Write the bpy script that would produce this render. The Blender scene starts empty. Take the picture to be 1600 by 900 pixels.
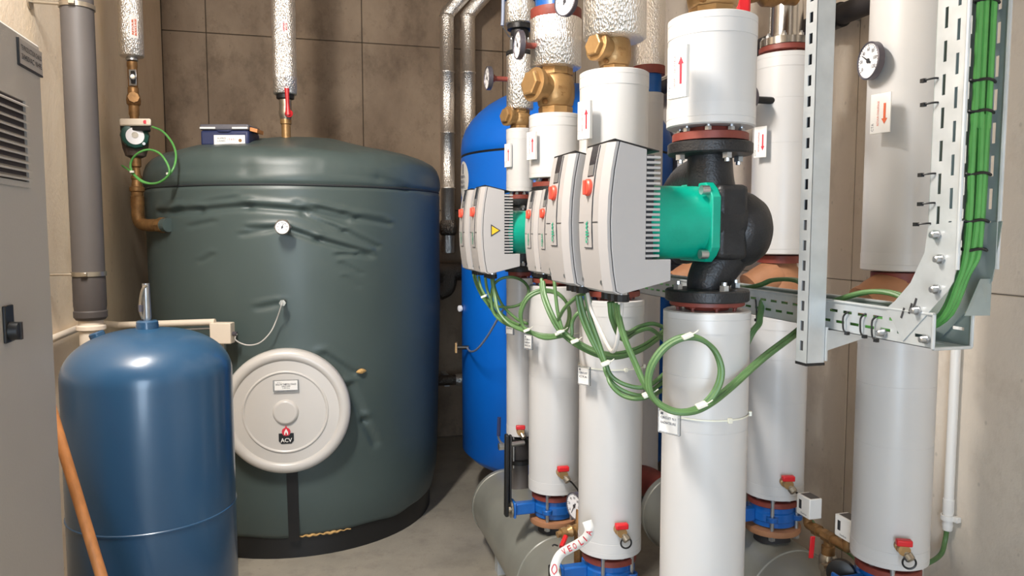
import bpy, math, random
from mathutils import Vector, Matrix, noise
random.seed(7)
PI = math.pi
SC = bpy.context.scene
COL = SC.collection

# ------------------------------------------------------------------ camera
EYE = 1.75
YAW, PITCH, FPX = math.radians(15.0), math.radians(4.46), 1155.0
cam_d = bpy.data.cameras.new('camera')
cam_d.sensor_width = 36.0
cam_d.lens = 36.0 * FPX / 1600.0
cam_d.clip_start = 0.05
cam = bpy.data.objects.new('camera', cam_d)
COL.objects.link(cam)
cam.location = (0, 0, EYE)
cam.rotation_euler = (PI / 2 - PITCH, 0, -YAW)
SC.camera = cam

# ------------------------------------------------------------------ world, lamps, exposure
w = bpy.data.worlds.new('room_air')
SC.world = w
w.use_nodes = True
w.node_tree.nodes['Background'].inputs[0].default_value = (0.8, 0.85, 0.95, 1)
w.node_tree.nodes['Background'].inputs[1].default_value = 0.10

def area_lamp(name, loc, size, power, color, target):
    l = bpy.data.lights.new(name, 'AREA')
    l.shape = 'RECTANGLE'
    l.size, l.size_y = size
    l.energy = power
    l.color = color
    o = bpy.data.objects.new(name, l)
    COL.objects.link(o)
    o.location = loc
    d = Vector(target) - Vector(loc)
    o.rotation_euler = d.to_track_quat('-Z', 'Y').to_euler()
    return o

area_lamp('ceiling_lamp', (-0.66, 1.6, 3.65), (0.16, 0.75), 112, (1.0, 0.96, 0.91), (0.2, 3.3, 0.8))
area_lamp('rear_fill', (-0.25, -1.5, 1.4), (1.5, 1.9), 100, (0.66, 0.82, 1.0), (0.6, 2.0, 1.25))  # added cool fill behind the camera, like an open door; no opening built

SC.view_settings.view_transform = 'Standard'
SC.view_settings.look = 'None'
SC.view_settings.gamma = 1.0
SC.view_settings.use_curve_mapping = False
SC.view_settings.exposure = 0.15

# ------------------------------------------------------------------ measuring helpers (photo pixel -> room point on a known plane)
sy, cy, sp, cp = math.sin(YAW), math.cos(YAW), math.sin(PITCH), math.cos(PITCH)
CAM = Vector((0, 0, EYE))
FWD = Vector((sy * cp, cy * cp, -sp))
RGT = Vector((cy, -sy, 0))
UPV = Vector((sy * sp, cy * sp, cp))

def ray(px, py):
    return FWD + RGT * ((px - 800) / FPX) + UPV * ((450 - py) / FPX)
def onX(px, py, X):
    d = ray(px, py); return CAM + d * (X / d.x)
def onY(px, py, Y):
    d = ray(px, py); return CAM + d * (Y / d.y)
def at(px, py, h):
    """point seen at px,py whose horizontal distance along the view direction is h"""
    d = ray(px, py); return CAM + d * (h / (d.x * sy + d.y * cy))
def zp(py, X, Y):
    h = X * sy + Y * cy
    v = (450 - py) / FPX
    return EYE + h * (v * cp - sp) / (cp + v * sp)
def W(x, y, e):
    return Vector((x, y, EYE + e))

# ------------------------------------------------------------------ materials
def lin(c):
    c /= 255.0
    return c / 12.92 if c <= 0.04045 else ((c + 0.055) / 1.055) ** 2.4
def rgb(t, k=1.0):
    return (min(1, lin(t[0]) * k), min(1, lin(t[1]) * k), min(1, lin(t[2]) * k), 1)

def mat(name, col, rough=0.5, metal=0.0, var=0.08, scale=5.0, bump=0.0, bscale=60.0, coat=0.0, stretch=None, rvar=0.0):
    m = bpy.data.materials.new(name)
    m.use_nodes = True
    nt = m.node_tree
    b = nt.nodes['Principled BSDF']
    b.inputs['Roughness'].default_value = rough
    b.inputs['Metallic'].default_value = metal
    if coat:
        b.inputs['Coat Weight'].default_value = coat
        b.inputs['Coat Roughness'].default_value = 0.15
    tc = nt.nodes.new('ShaderNodeTexCoord')
    mp = nt.nodes.new('ShaderNodeMapping')
    nt.links.new(tc.outputs['Object'], mp.inputs['Vector'])
    if stretch: mp.inputs['Scale'].default_value = stretch
    n = nt.nodes.new('ShaderNodeTexNoise')
    n.inputs['Scale'].default_value = scale
    n.inputs['Detail'].default_value = 5
    nt.links.new(mp.outputs[0], n.inputs['Vector'])
    r = nt.nodes.new('ShaderNodeValToRGB')
    r.color_ramp.elements[0].position = 0.3
    r.color_ramp.elements[1].position = 0.7
    r.color_ramp.elements[0].color = rgb(col, 1 - var)
    r.color_ramp.elements[1].color = rgb(col, 1 + var)
    nt.links.new(n.outputs['Fac'], r.inputs['Fac'])
    nt.links.new(r.outputs['Color'], b.inputs['Base Color'])
    if rvar:
        mr = nt.nodes.new('ShaderNodeMapRange')
        mr.inputs[3].default_value = max(0.02, rough - rvar)
        mr.inputs[4].default_value = min(1, rough + rvar)
        nt.links.new(n.outputs['Fac'], mr.inputs[0])
        nt.links.new(mr.outputs[0], b.inputs['Roughness'])
    if bump:
        n2 = nt.nodes.new('ShaderNodeTexNoise')
        n2.inputs['Scale'].default_value = bscale
        n2.inputs['Detail'].default_value = 4
        nt.links.new(mp.outputs[0], n2.inputs['Vector'])
        bp = nt.nodes.new('ShaderNodeBump')
        bp.inputs['Strength'].default_value = bump
        bp.inputs['Distance'].default_value = 0.01
        nt.links.new(n2.outputs['Fac'], bp.inputs['Height'])
        nt.links.new(bp.outputs['Normal'], b.inputs['Normal'])
    return m

def concrete(name, c0, c1, stain, rough=0.85):
    m = bpy.data.materials.new(name)
    m.use_nodes = True
    nt = m.node_tree
    N, L = nt.nodes.new, nt.links.new
    b = nt.nodes['Principled BSDF']
    b.inputs['Roughness'].default_value = rough
    g = N('ShaderNodeNewGeometry')
    mp = N('ShaderNodeMapping')
    mp.inputs['Scale'].default_value = (1, 1, 0.7)
    L(g.outputs['Position'], mp.inputs['Vector'])
    def nz(scale, detail=6, rgh=0.6):
        n = N('ShaderNodeTexNoise')
        n.inputs['Scale'].default_value = scale
        n.inputs['Detail'].default_value = detail
        n.inputs['Roughness'].default_value = rgh
        L(mp.outputs[0], n.inputs['Vector'])
        return n
    big, mid, fine = nz(1.7), nz(6.0, 8, 0.7), nz(70, 3)
    r1 = N('ShaderNodeValToRGB')
    r1.color_ramp.elements[0].position, r1.color_ramp.elements[1].position = 0.32, 0.68
    r1.color_ramp.elements[0].color, r1.color_ramp.elements[1].color = rgb(c0), rgb(c1)
    L(big.outputs['Fac'], r1.inputs['Fac'])
    r2 = N('ShaderNodeValToRGB')
    r2.color_ramp.elements[0].position, r2.color_ramp.elements[1].position = 0.50, 0.72
    r2.color_ramp.elements[0].color, r2.color_ramp.elements[1].color = (0, 0, 0, 1), (0.55, 0.55, 0.55, 1)
    L(mid.outputs['Fac'], r2.inputs['Fac'])
    mx = N('ShaderNodeMix'); mx.data_type = 'RGBA'
    L(r2.outputs['Color'], mx.inputs['Factor'])
    L(r1.outputs['Color'], mx.inputs['A'])
    mx.inputs['B'].default_value = rgb(stain)
    # pinholes
    vo = N('ShaderNodeTexVoronoi'); vo.inputs['Scale'].default_value = 16
    L(mp.outputs[0], vo.inputs['Vector'])
    r3 = N('ShaderNodeValToRGB')
    r3.color_ramp.elements[0].position, r3.color_ramp.elements[1].position = 0.05, 0.11
    r3.color_ramp.elements[0].color, r3.color_ramp.elements[1].color = (0.6, 0.6, 0.6, 1), (1, 1, 1, 1)
    L(vo.outputs['Distance'], r3.inputs['Fac'])
    mu = N('ShaderNodeMix'); mu.data_type = 'RGBA'; mu.blend_type = 'MULTIPLY'
    mu.inputs['Factor'].default_value = 0.5
    L(mx.outputs['Result'], mu.inputs['A'])
    L(r3.outputs['Color'], mu.inputs['B'])
    L(mu.outputs['Result'], b.inputs['Base Color'])
    bp = N('ShaderNodeBump')
    bp.inputs['Strength'].default_value = 0.25
    bp.inputs['Distance'].default_value = 0.006
    ad = N('ShaderNodeMath'); ad.operation = 'ADD'
    L(fine.outputs['Fac'], ad.inputs[0]); L(mid.outputs['Fac'], ad.inputs[1])
    L(ad.outputs[0], bp.inputs['Height'])
    L(bp.outputs['Normal'], b.inputs['Normal'])
    return m

def foil_mat(name, col, rough, strength=0.8):
    m = bpy.data.materials.new(name)
    m.use_nodes = True
    nt = m.node_tree
    N, L = nt.nodes.new, nt.links.new
    b = nt.nodes['Principled BSDF']
    b.inputs['Metallic'].default_value = 0.95
    b.inputs['Roughness'].default_value = rough
    b.inputs['Base Color'].default_value = rgb(col)
    tc = N('ShaderNodeTexCoord')
    mp = N('ShaderNodeMapping'); mp.inputs['Scale'].default_value = (1, 1, 0.45)
    L(tc.outputs['Object'], mp.inputs['Vector'])
    n = N('ShaderNodeTexNoise'); n.inputs['Scale'].default_value = 240; n.inputs['Detail'].default_value = 4
    v = N('ShaderNodeTexVoronoi'); v.inputs['Scale'].default_value = 170
    L(mp.outputs[0], n.inputs['Vector']); L(mp.outputs[0], v.inputs['Vector'])
    a = N('ShaderNodeMath'); a.operation = 'ADD'
    L(n.outputs['Fac'], a.inputs[0]); L(v.outputs['Distance'], a.inputs[1])
    bp = N('ShaderNodeBump'); bp.inputs['Strength'].default_value = strength; bp.inputs['Distance'].default_value = 0.006
    L(a.outputs[0], bp.inputs['Height']); L(bp.outputs['Normal'], b.inputs['Normal'])
    return m

def clear_mat(name, col=(1, 1, 1), rough=0.08, trans=0.85):
    m = mat(name, (235, 238, 240), rough)
    b = m.node_tree.nodes['Principled BSDF']
    b.inputs['Transmission Weight'].default_value = trans
    b.inputs['IOR'].default_value = 1.3
    return m

M = {}
M['conc_back'] = concrete('concrete_brown', (122, 103, 85), (166, 145, 122), (88, 72, 57))
M['conc_left'] = concrete('concrete_sand', (244, 222, 192), (250, 232, 206), (226, 200, 168))
M['conc_right'] = concrete('concrete_pale', (210, 198, 184), (222, 210, 194), (186, 172, 156))
M['floor'] = concrete('floor_screed', (142, 136, 124), (168, 160, 146), (112, 106, 96), 0.5)
M['joint'] = mat('joint_dark', (84, 72, 58), 0.9)
M['joint_pale'] = mat('joint_pale', (128, 116, 104), 0.9)
M['white'] = mat('white_pvc_jacket', (200, 198, 196), 0.34, 0, 0.03, 3, 0.04, 9)
M['white2'] = mat('white_cuff', (203, 201, 199), 0.33, 0, 0.02, 3)
M['plate'] = mat('white_plate', (236, 233, 228), 0.4, 0, 0.02)
M['cream'] = mat('cream_plastic', (222, 208, 190), 0.45, 0, 0.03)
M['foil'] = foil_mat('foil', (244, 240, 234), 0.33, 0.6)
M['foil_smooth'] = foil_mat('foil_smooth', (240, 234, 226), 0.3, 0.42)
M['foil_dark'] = foil_mat('foil_dark', (120, 112, 104), 0.3, 0.8)
M['brass'] = mat('brass', (166, 131, 86), 0.4, 0.55, 0.12, 14, 0.12, 90, rvar=0.08)
M['brass_dark'] = mat('brass_weathered', (142, 106, 66), 0.5, 0.6, 0.3, 30, 0.1, 60)
M['oxide'] = mat('red_oxide_paint', (126, 56, 45), 0.5, 0, 0.15, 18, 0.08, 40)
M['rust'] = mat('brown_primer_paint', (166, 116, 82), 0.6, 0, 0.14, 12, 0.1, 40)
M['bluevalve'] = mat('blue_valve_paint', (22, 92, 168), 0.3, 0, 0.12, 12, 0.05, 30, coat=0.3)
M['cast'] = mat('black_cast_iron', (36, 36, 38), 0.42, 0.2, 0.25, 25, 0.18, 160)
M['green_motor'] = mat('green_motor_paint', (0, 156, 130), 0.38, 0, 0.08, 14, 0.06, 120)
M['grey_box'] = mat('grey_moulded_plastic', (172, 168, 166), 0.42, 0, 0.02, 5)
M['seam'] = mat('dark_seam', (52, 52, 54), 0.6)
M['black'] = mat('black_plastic', (24, 24, 25), 0.45, 0, 0.1)
M['blackrub'] = mat('black_rubber', (44, 40, 39), 0.75, 0, 0.15, 10, 0.15, 120)
M['drain'] = mat('grey_drain_pipe', (86, 81, 79), 0.55, 0, 0.08, 5)
M['drain2'] = mat('dark_sleeve', (72, 66, 64), 0.6, 0, 0.1, 8)
M['redcap'] = mat('red_plastic', (206, 34, 40), 0.38)
M['knob'] = mat('coral_knob', (222, 82, 62), 0.42)
M['steel'] = mat('zinc_steel', (186, 188, 190), 0.3, 0.9, 0.1, 20)
M['nickel'] = mat('nickel', (178, 168, 152), 0.3, 0.85, 0.15, 20)
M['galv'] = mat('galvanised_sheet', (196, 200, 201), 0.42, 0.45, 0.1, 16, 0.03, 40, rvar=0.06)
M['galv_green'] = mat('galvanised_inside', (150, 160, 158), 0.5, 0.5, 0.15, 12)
M['stainless'] = mat('stainless', (196, 192, 186), 0.2, 1.0, 0.05)
M['cable'] = mat('green_cable', (84, 118, 70), 0.45, 0, 0.12, 20)
M['cable_bright'] = mat('bright_green_cable', (84, 150, 74), 0.45, 0, 0.1, 20)
M['cable_white'] = mat('grey_white_cable', (196, 192, 186), 0.45)
M['cable_grey'] = mat('grey_blue_wire', (120, 130, 150), 0.45)
M['tie'] = mat('white_tie', (226, 224, 208), 0.4)
M['vessel'] = mat('vessel_blue_paint', (38, 74, 104), 0.3, 0, 0.05, 3, 0.015, 200, coat=0.4)
M['jacket'] = mat('green_grey_vinyl', (70, 82, 80), 0.42, 0, 0.05, 2.5, 0.10, 9, rvar=0.05)
M['cord'] = mat('dark_cord', (38, 42, 44), 0.7)
M['foam'] = mat('insulation_foam', (196, 156, 98), 0.9, 0, 0.2, 60, 0.5, 80)
M['cover'] = mat('cream_steel_cover', (200, 195, 189), 0.33, 0, 0.02, 3, coat=0.2)
M['buffer'] = mat('blue_buffer_jacket', (4, 102, 204), 0.42, 0, 0.06, 3, 0.03, 12)
M['manifold'] = mat('grey_pvc_sheet', (132, 132, 124), 0.33, 0.1, 0.12, 5, 0.07, 7)
M['cabinet'] = mat('cabinet_grey', (182, 177, 170), 0.42, 0, 0.03, 4, 0.04, 160)
M['cab_dark'] = mat('cabinet_gap', (70, 62, 62), 0.7)
M['signgrey'] = mat('sign_grey', (172, 166, 160), 0.5)
M['ink'] = mat('ink', (48, 48, 52), 0.7)
M['ink_grey'] = mat('ink_grey', (110, 110, 116), 0.7)
M['ink_red'] = mat('ink_red', (206, 44, 62), 0.6)
M['ink_orange'] = mat('ink_orange', (226, 106, 66), 0.6)
M['ink_green'] = mat('ink_green', (30, 150, 116), 0.6)
M['wood'] = mat('pale_wood', (196, 130, 76), 0.5, 0, 0.18, 9, 0.1, 60, stretch=(6, 6, 0.6))
M['toolblue'] = mat('toolbox_navy', (44, 52, 88), 0.45, 0, 0.08)
M['toolgrey'] = mat('toolbox_lid', (96, 94, 100), 0.5)
M['pumpgreen'] = mat('dark_green_paint', (8, 66, 56), 0.4)
M['pumpgrey'] = mat('cast_grey', (84, 72, 66), 0.6, 0.2, 0.15, 20, 0.2, 80)
M['dialwhite'] = mat('dial_white', (232, 230, 232), 0.4)
M['dialrim'] = mat('dial_rim', (96, 92, 100), 0.35, 0.5)
M['yellow'] = mat('warning_yellow', (240, 190, 40), 0.5)
M['clear'] = clear_mat('clear_plastic')
M['window'] = mat('smoked_window', (52, 52, 56), 0.15)
M['lcd'] = mat('lcd_grey', (120, 118, 116), 0.25)
M['dkpipe'] = mat('black_pipe_insulation', (46, 42, 42), 0.6, 0, 0.1)

# ------------------------------------------------------------------ mesh builder
ORG = {}

def catmull(pts, res, closed=False):
    P = [Vector(p) for p in pts]
    n = len(P)
    if n < 3: return P
    out = []
    segs = n if closed else n - 1
    for i in range(segs):
        if closed:
            p0, p1, p2, p3 = P[(i - 1) % n], P[i], P[(i + 1) % n], P[(i + 2) % n]
        else:
            p1, p2 = P[i], P[i + 1]
            p0 = P[i - 1] if i else p1 * 2 - p2
            p3 = P[i + 2] if i + 2 < n else p2 * 2 - p1
        for k in range(res):
            t = k / res
            out.append(0.5 * ((2 * p1) + (p2 - p0) * t + (2 * p0 - 5 * p1 + 4 * p2 - p3) * t * t + (3 * p1 - p0 - 3 * p2 + p3) * t ** 3))
    if not closed: out.append(P[-1])
    return out

def basis(axis):
    a = Vector(axis).normalized()
    r = Vector((0, 0, 1)) if abs(a.z) < 0.9 else Vector((0, 1, 0))
    u = r.cross(a).normalized()
    return u, a.cross(u), a

class MB:
    def __init__(s):
        s.v, s.f = [], []
    def add(s, verts, faces):
        k = len(s.v)
        s.v += [Vector(x) for x in verts]
        s.f += [tuple(i + k for i in f) for f in faces]
        return s
    def obox(s, c, ax, ay, az):
        c, ax, ay, az = Vector(c), Vector(ax), Vector(ay), Vector(az)
        vs = [c + ax * i + ay * j + az * k for k in (-1, 1) for j in (-1, 1) for i in (-1, 1)]
        return s.add(vs, [(0, 2, 3, 1), (4, 5, 7, 6), (0, 1, 5, 4), (2, 6, 7, 3), (0, 4, 6, 2), (1, 3, 7, 5)])
    def box(s, x0, x1, y0, y1, z0, z1):
        return s.obox(((x0 + x1) / 2, (y0 + y1) / 2, (z0 + z1) / 2), ((x1 - x0) / 2, 0, 0), (0, (y1 - y0) / 2, 0), (0, 0, (z1 - z0) / 2))
    def lathe(s, o, axis, prof, seg=32, phase=0.0):
        """prof: (radius, height along axis)"""
        o = Vector(o); u, v, a = basis(axis)
        rings, vs, fs = [], [], []
        for r, h in prof:
            if r < 1e-6:
                rings.append([len(vs)]); vs.append(o + a * h)
            else:
                rings.append(list(range(len(vs), len(vs) + seg)))
                for k in range(seg):
                    t = 2 * PI * k / seg + phase
                    vs.append(o + a * h + (u * math.cos(t) + v * math.sin(t)) * r)
        for A, B in zip(rings, rings[1:]):
            for k in range(seg):
                k2 = (k + 1) % seg
                if len(A) == 1 and len(B) == 1: break
                if len(A) == 1: fs.append((A[0], B[k2], B[k]))
                elif len(B) == 1: fs.append((A[k], A[k2], B[0]))
                else: fs.append((A[k], A[k2], B[k2], B[k]))
        if len(rings[0]) > 1: fs.append(tuple(reversed(rings[0])))
        if len(rings[-1]) > 1: fs.append(tuple(rings[-1]))
        return s.add(vs, fs)
    def cyl(s, p0, p1, r, seg=24, r1=None, phase=0.0):
        p0, p1 = Vector(p0), Vector(p1)
        d = p1 - p0
        return s.lathe(p0, d, [(r, 0), (r if r1 is None else r1, d.length)], seg, phase)
    def ring(s, o, axis, r0, r1, h0, h1, seg=48):
        o = Vector(o); u, v, a = basis(axis)
        vs, fs = [], []
        for k in range(seg):
            t = 2 * PI * k / seg
            d = u * math.cos(t) + v * math.sin(t)
            vs += [o + d * r0 + a * h0, o + d * r1 + a * h0, o + d * r1 + a * h1, o + d * r0 + a * h1]
        for k in range(seg):
            A, B = 4 * k, 4 * ((k + 1) % seg)
            for q in range(4):
                fs.append((A + q, B + q, B + (q + 1) % 4, A + (q + 1) % 4))
        return s.add(vs, fs)
    def tube(s, pts, r, seg=8, res=6, closed=False, smooth=True, flat=None):
        P = catmull(pts, res, closed) if smooth else [Vector(p) for p in pts]
        n = len(P)
        rs = r if callable(r) else (lambda t: r)
        vs, fs = [], []
        prev = None
        for i in range(n):
            if closed: d = P[(i + 1) % n] - P[i - 1]
            else: d = P[min(i + 1, n - 1)] - P[max(i - 1, 0)]
            d = d.normalized() if d.length > 1e-9 else Vector((0, 0, 1))
            if prev is None:
                u, v, _ = basis(d)
            else:
                u = (prev - d * prev.dot(d))
                u = u.normalized() if u.length > 1e-6 else basis(d)[0]
                v = d.cross(u)
            prev = u
            R = rs(i / max(1, n - 1))
            for k in range(seg):
                t = 2 * PI * k / seg
                vs.append(P[i] + u * (math.cos(t) * R) + v * (math.sin(t) * R))
        m = n if closed else n - 1
        for i in range(m):
            A, B = i * seg, ((i + 1) % n) * seg
            for k in range(seg):
                fs.append((A + k, A + (k + 1) % seg, B + (k + 1) % seg, B + k))
        if not closed:
            fs.append(tuple(reversed(range(seg))))
            fs.append(tuple(range((n - 1) * seg, n * seg)))
        return s.add(vs, fs)
    def prism(s, poly, vec):
        n = len(poly); vec = Vector(vec)
        vs = [Vector(p) for p in poly] + [Vector(p) + vec for p in poly]
        fs = [tuple(reversed(range(n))), tuple(range(n, 2 * n))]
        fs += [(k, (k + 1) % n, n + (k + 1) % n, n + k) for k in range(n)]
        return s.add(vs, fs)
    def slotted(s, o, u, v, t, Wd, Ht, slots):
        """plate spanned by unit u (Wd) and v (Ht), thickness vector t, with rectangular slots (u0,u1,v0,v1)"""
        o, u, v, t = Vector(o), Vector(u), Vector(v), Vector(t)
        us = sorted({0.0, Wd} | {a for q in slots for a in q[:2]})
        vv = sorted({0.0, Ht} | {a for q in slots for a in q[2:]})
        def hole(i, j):
            if i < 0 or j < 0 or i >= len(us) - 1 or j >= len(vv) - 1: return True
            a, b = (us[i] + us[i + 1]) / 2, (vv[j] + vv[j + 1]) / 2
            return any(q[0] < a < q[1] and q[2] < b < q[3] for q in slots)
        vs, fs, idx = [], [], {}
        def vid(i, j, k):
            key = (i, j, k)
            if key not in idx:
                idx[key] = len(vs); vs.append(o + u * us[i] + v * vv[j] + t * k)
            return idx[key]
        for i in range(len(us) - 1):
            for j in range(len(vv) - 1):
                if hole(i, j): continue
                c = [(i, j), (i + 1, j), (i + 1, j + 1), (i, j + 1)]
                fs.append(tuple(vid(*q, 0) for q in reversed(c)))
                fs.append(tuple(vid(*q, 1) for q in c))
                for (di, dj), (a, b) in (((0, -1), (0, 1)), ((1, 0), (1, 2)), ((0, 1), (2, 3)), ((-1, 0), (3, 0))):
                    if hole(i + di, j + dj):
                        A, B = c[a], c[b]
                        fs.append((vid(*A, 0), vid(*B, 0), vid(*B, 1), vid(*A, 1)))
        return s.add(vs, fs)
    def build(s, name, m, parent=None, origin=None, smooth=True, bevel=0.0, angle=30, bseg=2):
        if parent is not None: origin = ORG[parent]
        origin = Vector(origin) if origin is not None else Vector((0, 0, 0))
        me = bpy.data.meshes.new(name)
        me.from_pydata([p - origin for p in s.v], [], s.f)
        me.update()
        import bmesh
        bm = bmesh.new(); bm.from_mesh(me)
        bmesh.ops.recalc_face_normals(bm, faces=bm.faces)
        bm.to_mesh(me); bm.free()
        if smooth:
            me.shade_smooth()
            me.set_sharp_from_angle(angle=math.radians(angle))
        me.materials.append(M[m] if isinstance(m, str) else m)
        o = bpy.data.objects.new(name, me)
        COL.objects.link(o)
        if parent is not None: o.parent = parent
        else: o.location = origin
        ORG[o] = origin
        if bevel:
            bv = o.modifiers.new('edge', 'BEVEL')
            bv.width = bevel; bv.segments = bseg; bv.limit_method = 'ANGLE'; bv.angle_limit = math.radians(40)
        return o

def tag(o, label=None, cat=None, group=None, kind=None):
    if label: o['label'] = label
    if cat: o['category'] = cat
    if group: o['group'] = group
    if kind: o['kind'] = kind
    return o
def thing(name, loc, label, cat, group=None):
    o = bpy.data.objects.new(name, None)
    o.empty_display_size = 0.05
    COL.objects.link(o)
    o.location = loc
    ORG[o] = Vector(loc)
    return tag(o, label, cat, group)
def copies(o, offsets):
    """further pieces sharing the mesh of o, displaced by each offset"""
    for d in offsets:
        c = o.copy(); COL.objects.link(c); c.parent = o.parent
        c.location = o.location + Vector(d); ORG[c] = ORG[o]

def text(name, body, o, right, up, width, m, parent, height=None, bold=0.0, fit='w'):
    cu = bpy.data.curves.new(name, 'FONT')
    cu.body = body; cu.align_x = 'CENTER'; cu.align_y = 'CENTER'; cu.offset = bold
    cu.resolution_u = 2
    ob = bpy.data.objects.new(name, cu); COL.objects.link(ob)
    me = bpy.data.meshes.new_from_object(ob.evaluated_get(bpy.context.evaluated_depsgraph_get()))
    bpy.data.objects.remove(ob)
    xs = [v.co.x for v in me.vertices]; ys = [v.co.y for v in me.vertices]
    if not xs: return None
    w0, h0 = max(xs) - min(xs), max(ys) - min(ys)
    mx, my = (max(xs) + min(xs)) / 2, (max(ys) + min(ys)) / 2
    sx = width / w0
    s_y = height / h0 if height else sx
    right, up = Vector(right).normalized(), Vector(up).normalized()
    nrm = right.cross(up)
    org = ORG[parent]
    for v in me.vertices:
        p = Vector(o) + right * ((v.co.x - mx) * sx) + up * ((v.co.y - my) * s_y) + nrm * 0.0008
        v.co = p - org
    me.materials.clear(); me.materials.append(M[m])
    me.name = name
    r = bpy.data.objects.new(name, me); COL.objects.link(r); r.parent = parent; ORG[r] = org
    return r

def bolts(parent, c, axis, R, n, r=0.009, h=0.012, m='steel', phase=0.0, name='bolt'):
    """hexagon heads in a ring, each its own part sharing one mesh"""
    c = Vector(c); u, v, a = basis(axis)
    first = None
    for k in range(n):
        t = 2 * PI * k / n + phase
        d = (u * math.cos(t) + v * math.sin(t)) * R
        if first is None:
            first = MB()
            first.cyl(c + d, c + d + a * h, r, 6)
            first.cyl(c + d + a * h, c + d + a * (h + 0.008), r * 0.55, 8)
            d0 = d
            first = first.build(name, m, parent)
        else:
            q = first.copy(); COL.objects.link(q); q.parent = parent; q.location = d - d0; ORG[q] = ORG[parent]
    return first

# ================================================================== THE SETTING
XL, XR, YB, YF, ZC = -1.06, 2.2, 6.1, -1.6, 3.95
def struct(name, mb, m, **k):
    return tag(mb.build(name, m, **k), kind='structure')
struct('floor', MB().box(XL - 0.2, XR + 0.2, YF - 0.2, YB + 0.2, -0.1, 0), 'floor')
struct('ceiling', MB().box(XL - 0.2, XR + 0.2, YF - 0.2, YB + 0.2, ZC, ZC + 0.1), 'conc_right')

def panel_wall(name, plane, pos, out, acuts, zcuts, m, gap=0.003, proud=0.010, mj='joint'):
    """a cast wall: dark joint core with the shuttering panels proud of it, each a part"""
    a0, a1 = acuts[0], acuts[-1]
    core = MB()
    if plane == 'y': core.box(a0 - 0.2, a1 + 0.2, pos + out * proud, pos + out * 0.2, 0, ZC) if out > 0 else core.box(a0 - 0.2, a1 + 0.2, pos - 0.2, pos - proud, 0, ZC)
    else: core.box(pos + out * proud, pos + out * 0.2, a0, a1, 0, ZC) if out > 0 else core.box(pos - 0.2, pos - proud, a0, a1, 0, ZC)
    wl = struct(name, core, mj)
    for i in range(len(acuts) - 1):
        for j in range(len(zcuts) - 1):
            u0, u1 = acuts[i] + gap, acuts[i + 1] - gap
            v0, v1 = zcuts[j] + gap, zcuts[j + 1] - gap
            jit = random.uniform(0, 0.0015)
            lo, hi = sorted((pos + out * jit, pos + out * proud))
            b = MB()
            if plane == 'y': b.box(u0, u1, lo, hi, v0, v1)
            else: b.box(lo, hi, u0, u1, v0, v1)
            b.build('concrete_panel', m, wl, bevel=0.003, bseg=1)
    return wl
xj1, xj2 = onY(325, 150, YB).x, onY(567, 150, YB).x
zj = onY(430, 58, YB).z
panel_wall('wall_back', 'y', YB, 1, [XL, xj1, xj2, xj2 + (xj2 - xj1), XR], [0, zj - 1.32, zj, ZC], 'conc_back')
panel_wall('wall_left', 'x', XL, -1, [YF, YB], [0, ZC], 'conc_left', 0.001)
yj = onX(1336, 250, XR).y
zr = onX(1585, 462, XR).z
panel_wall('wall_right', 'x', XR, 1, [YF, yj, yj + 2.7, YB], [0, zr, ZC], 'conc_right', 0.0018, 0.006, 'joint_pale')
struct('wall_front', MB().box(XL - 0.2, XR + 0.2, YF - 0.2, YF, 0, ZC), 'conc_right')

# ================================================================== LEFT SIDE
# ---- electrical cabinet
CX = -0.6
yfar = onX(80, 450, CX).y
ztop = onX(66, 73, CX).z
cab = thing('electrical_cabinet', (CX - 0.17, yfar - 0.5, 0), 'tall grey metal control cabinet with louvred vent and rotary switch at the left edge', 'cabinet')
MB().box(XL + 0.015, CX - 0.02, yfar - 1.1, yfar, 0.1, ztop).build('body', 'cabinet', cab, bevel=0.006)
MB().box(CX - 0.02, CX, yfar - 1.09, yfar, 0.12, ztop - 0.002).build('door', 'cabinet', cab, bevel=0.006)
MB().box(XL + 0.02, CX - 0.03, yfar - 1.08, yfar - 0.02, 0.0, 0.1).build('dark_base', 'cab_dark', cab)
v0, v1 = onX(41, 285, CX), onX(38, 160, CX)
ya, yb = v0.y - 0.24, v0.y
za, zb = v0.z, v1.z + 0.0
vent = MB().box(CX - 0.001, CX + 0.001, ya, yb, za, zb).build('vent_grille', 'cab_dark', cab)
fr = MB()
fr.box(CX, CX + 0.006, ya - 0.012, yb + 0.012, za - 0.012, za); fr.box(CX, CX + 0.006, ya - 0.012, yb + 0.012, zb, zb + 0.012)
fr.box(CX, CX + 0.006, ya - 0.012, ya, za, zb); fr.box(CX, CX + 0.006, yb, yb + 0.012, za, zb)
fr.build('vent_frame', 'cabinet', vent)
ns = 10
pz = (zb - za) / ns
sl = MB().prism([(CX + 0.001, ya, za + pz * 0.55), (CX + 0.013, ya, za + 0.002), (CX + 0.013, ya, za + 0.006), (CX + 0.001, ya, za + pz * 0.75)], (0, yb - ya, 0)).build('slat', 'cabinet', vent, smooth=False)
copies(sl, [(0, 0, pz * k) for k in range(1, ns)])
a, b = onX(26, 60, CX), onX(63, 100, CX)
zc_ = (onX(26, 78, CX).z + onX(63, 100, CX).z) / 2
s0, s1 = a.y, b.y
hh = (onX(26, 58, CX).z - onX(26, 97, CX).z) / 2
sg = MB().box(CX, CX + 0.004, s0, s1, zc_ - hh, zc_ + hh).build('sign_plate', 'signgrey', cab)
tag(sg, 'light grey plate engraved with two lines of capitals')
fr = MB()
fr.box(CX, CX + 0.0045, s0 - 0.004, s0, zc_ - hh - 0.004, zc_ + hh); fr.box(CX, CX + 0.0045, s0, s1, zc_ - hh - 0.004, zc_ - hh)
fr.build('sign_border', 'black', sg)
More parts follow.
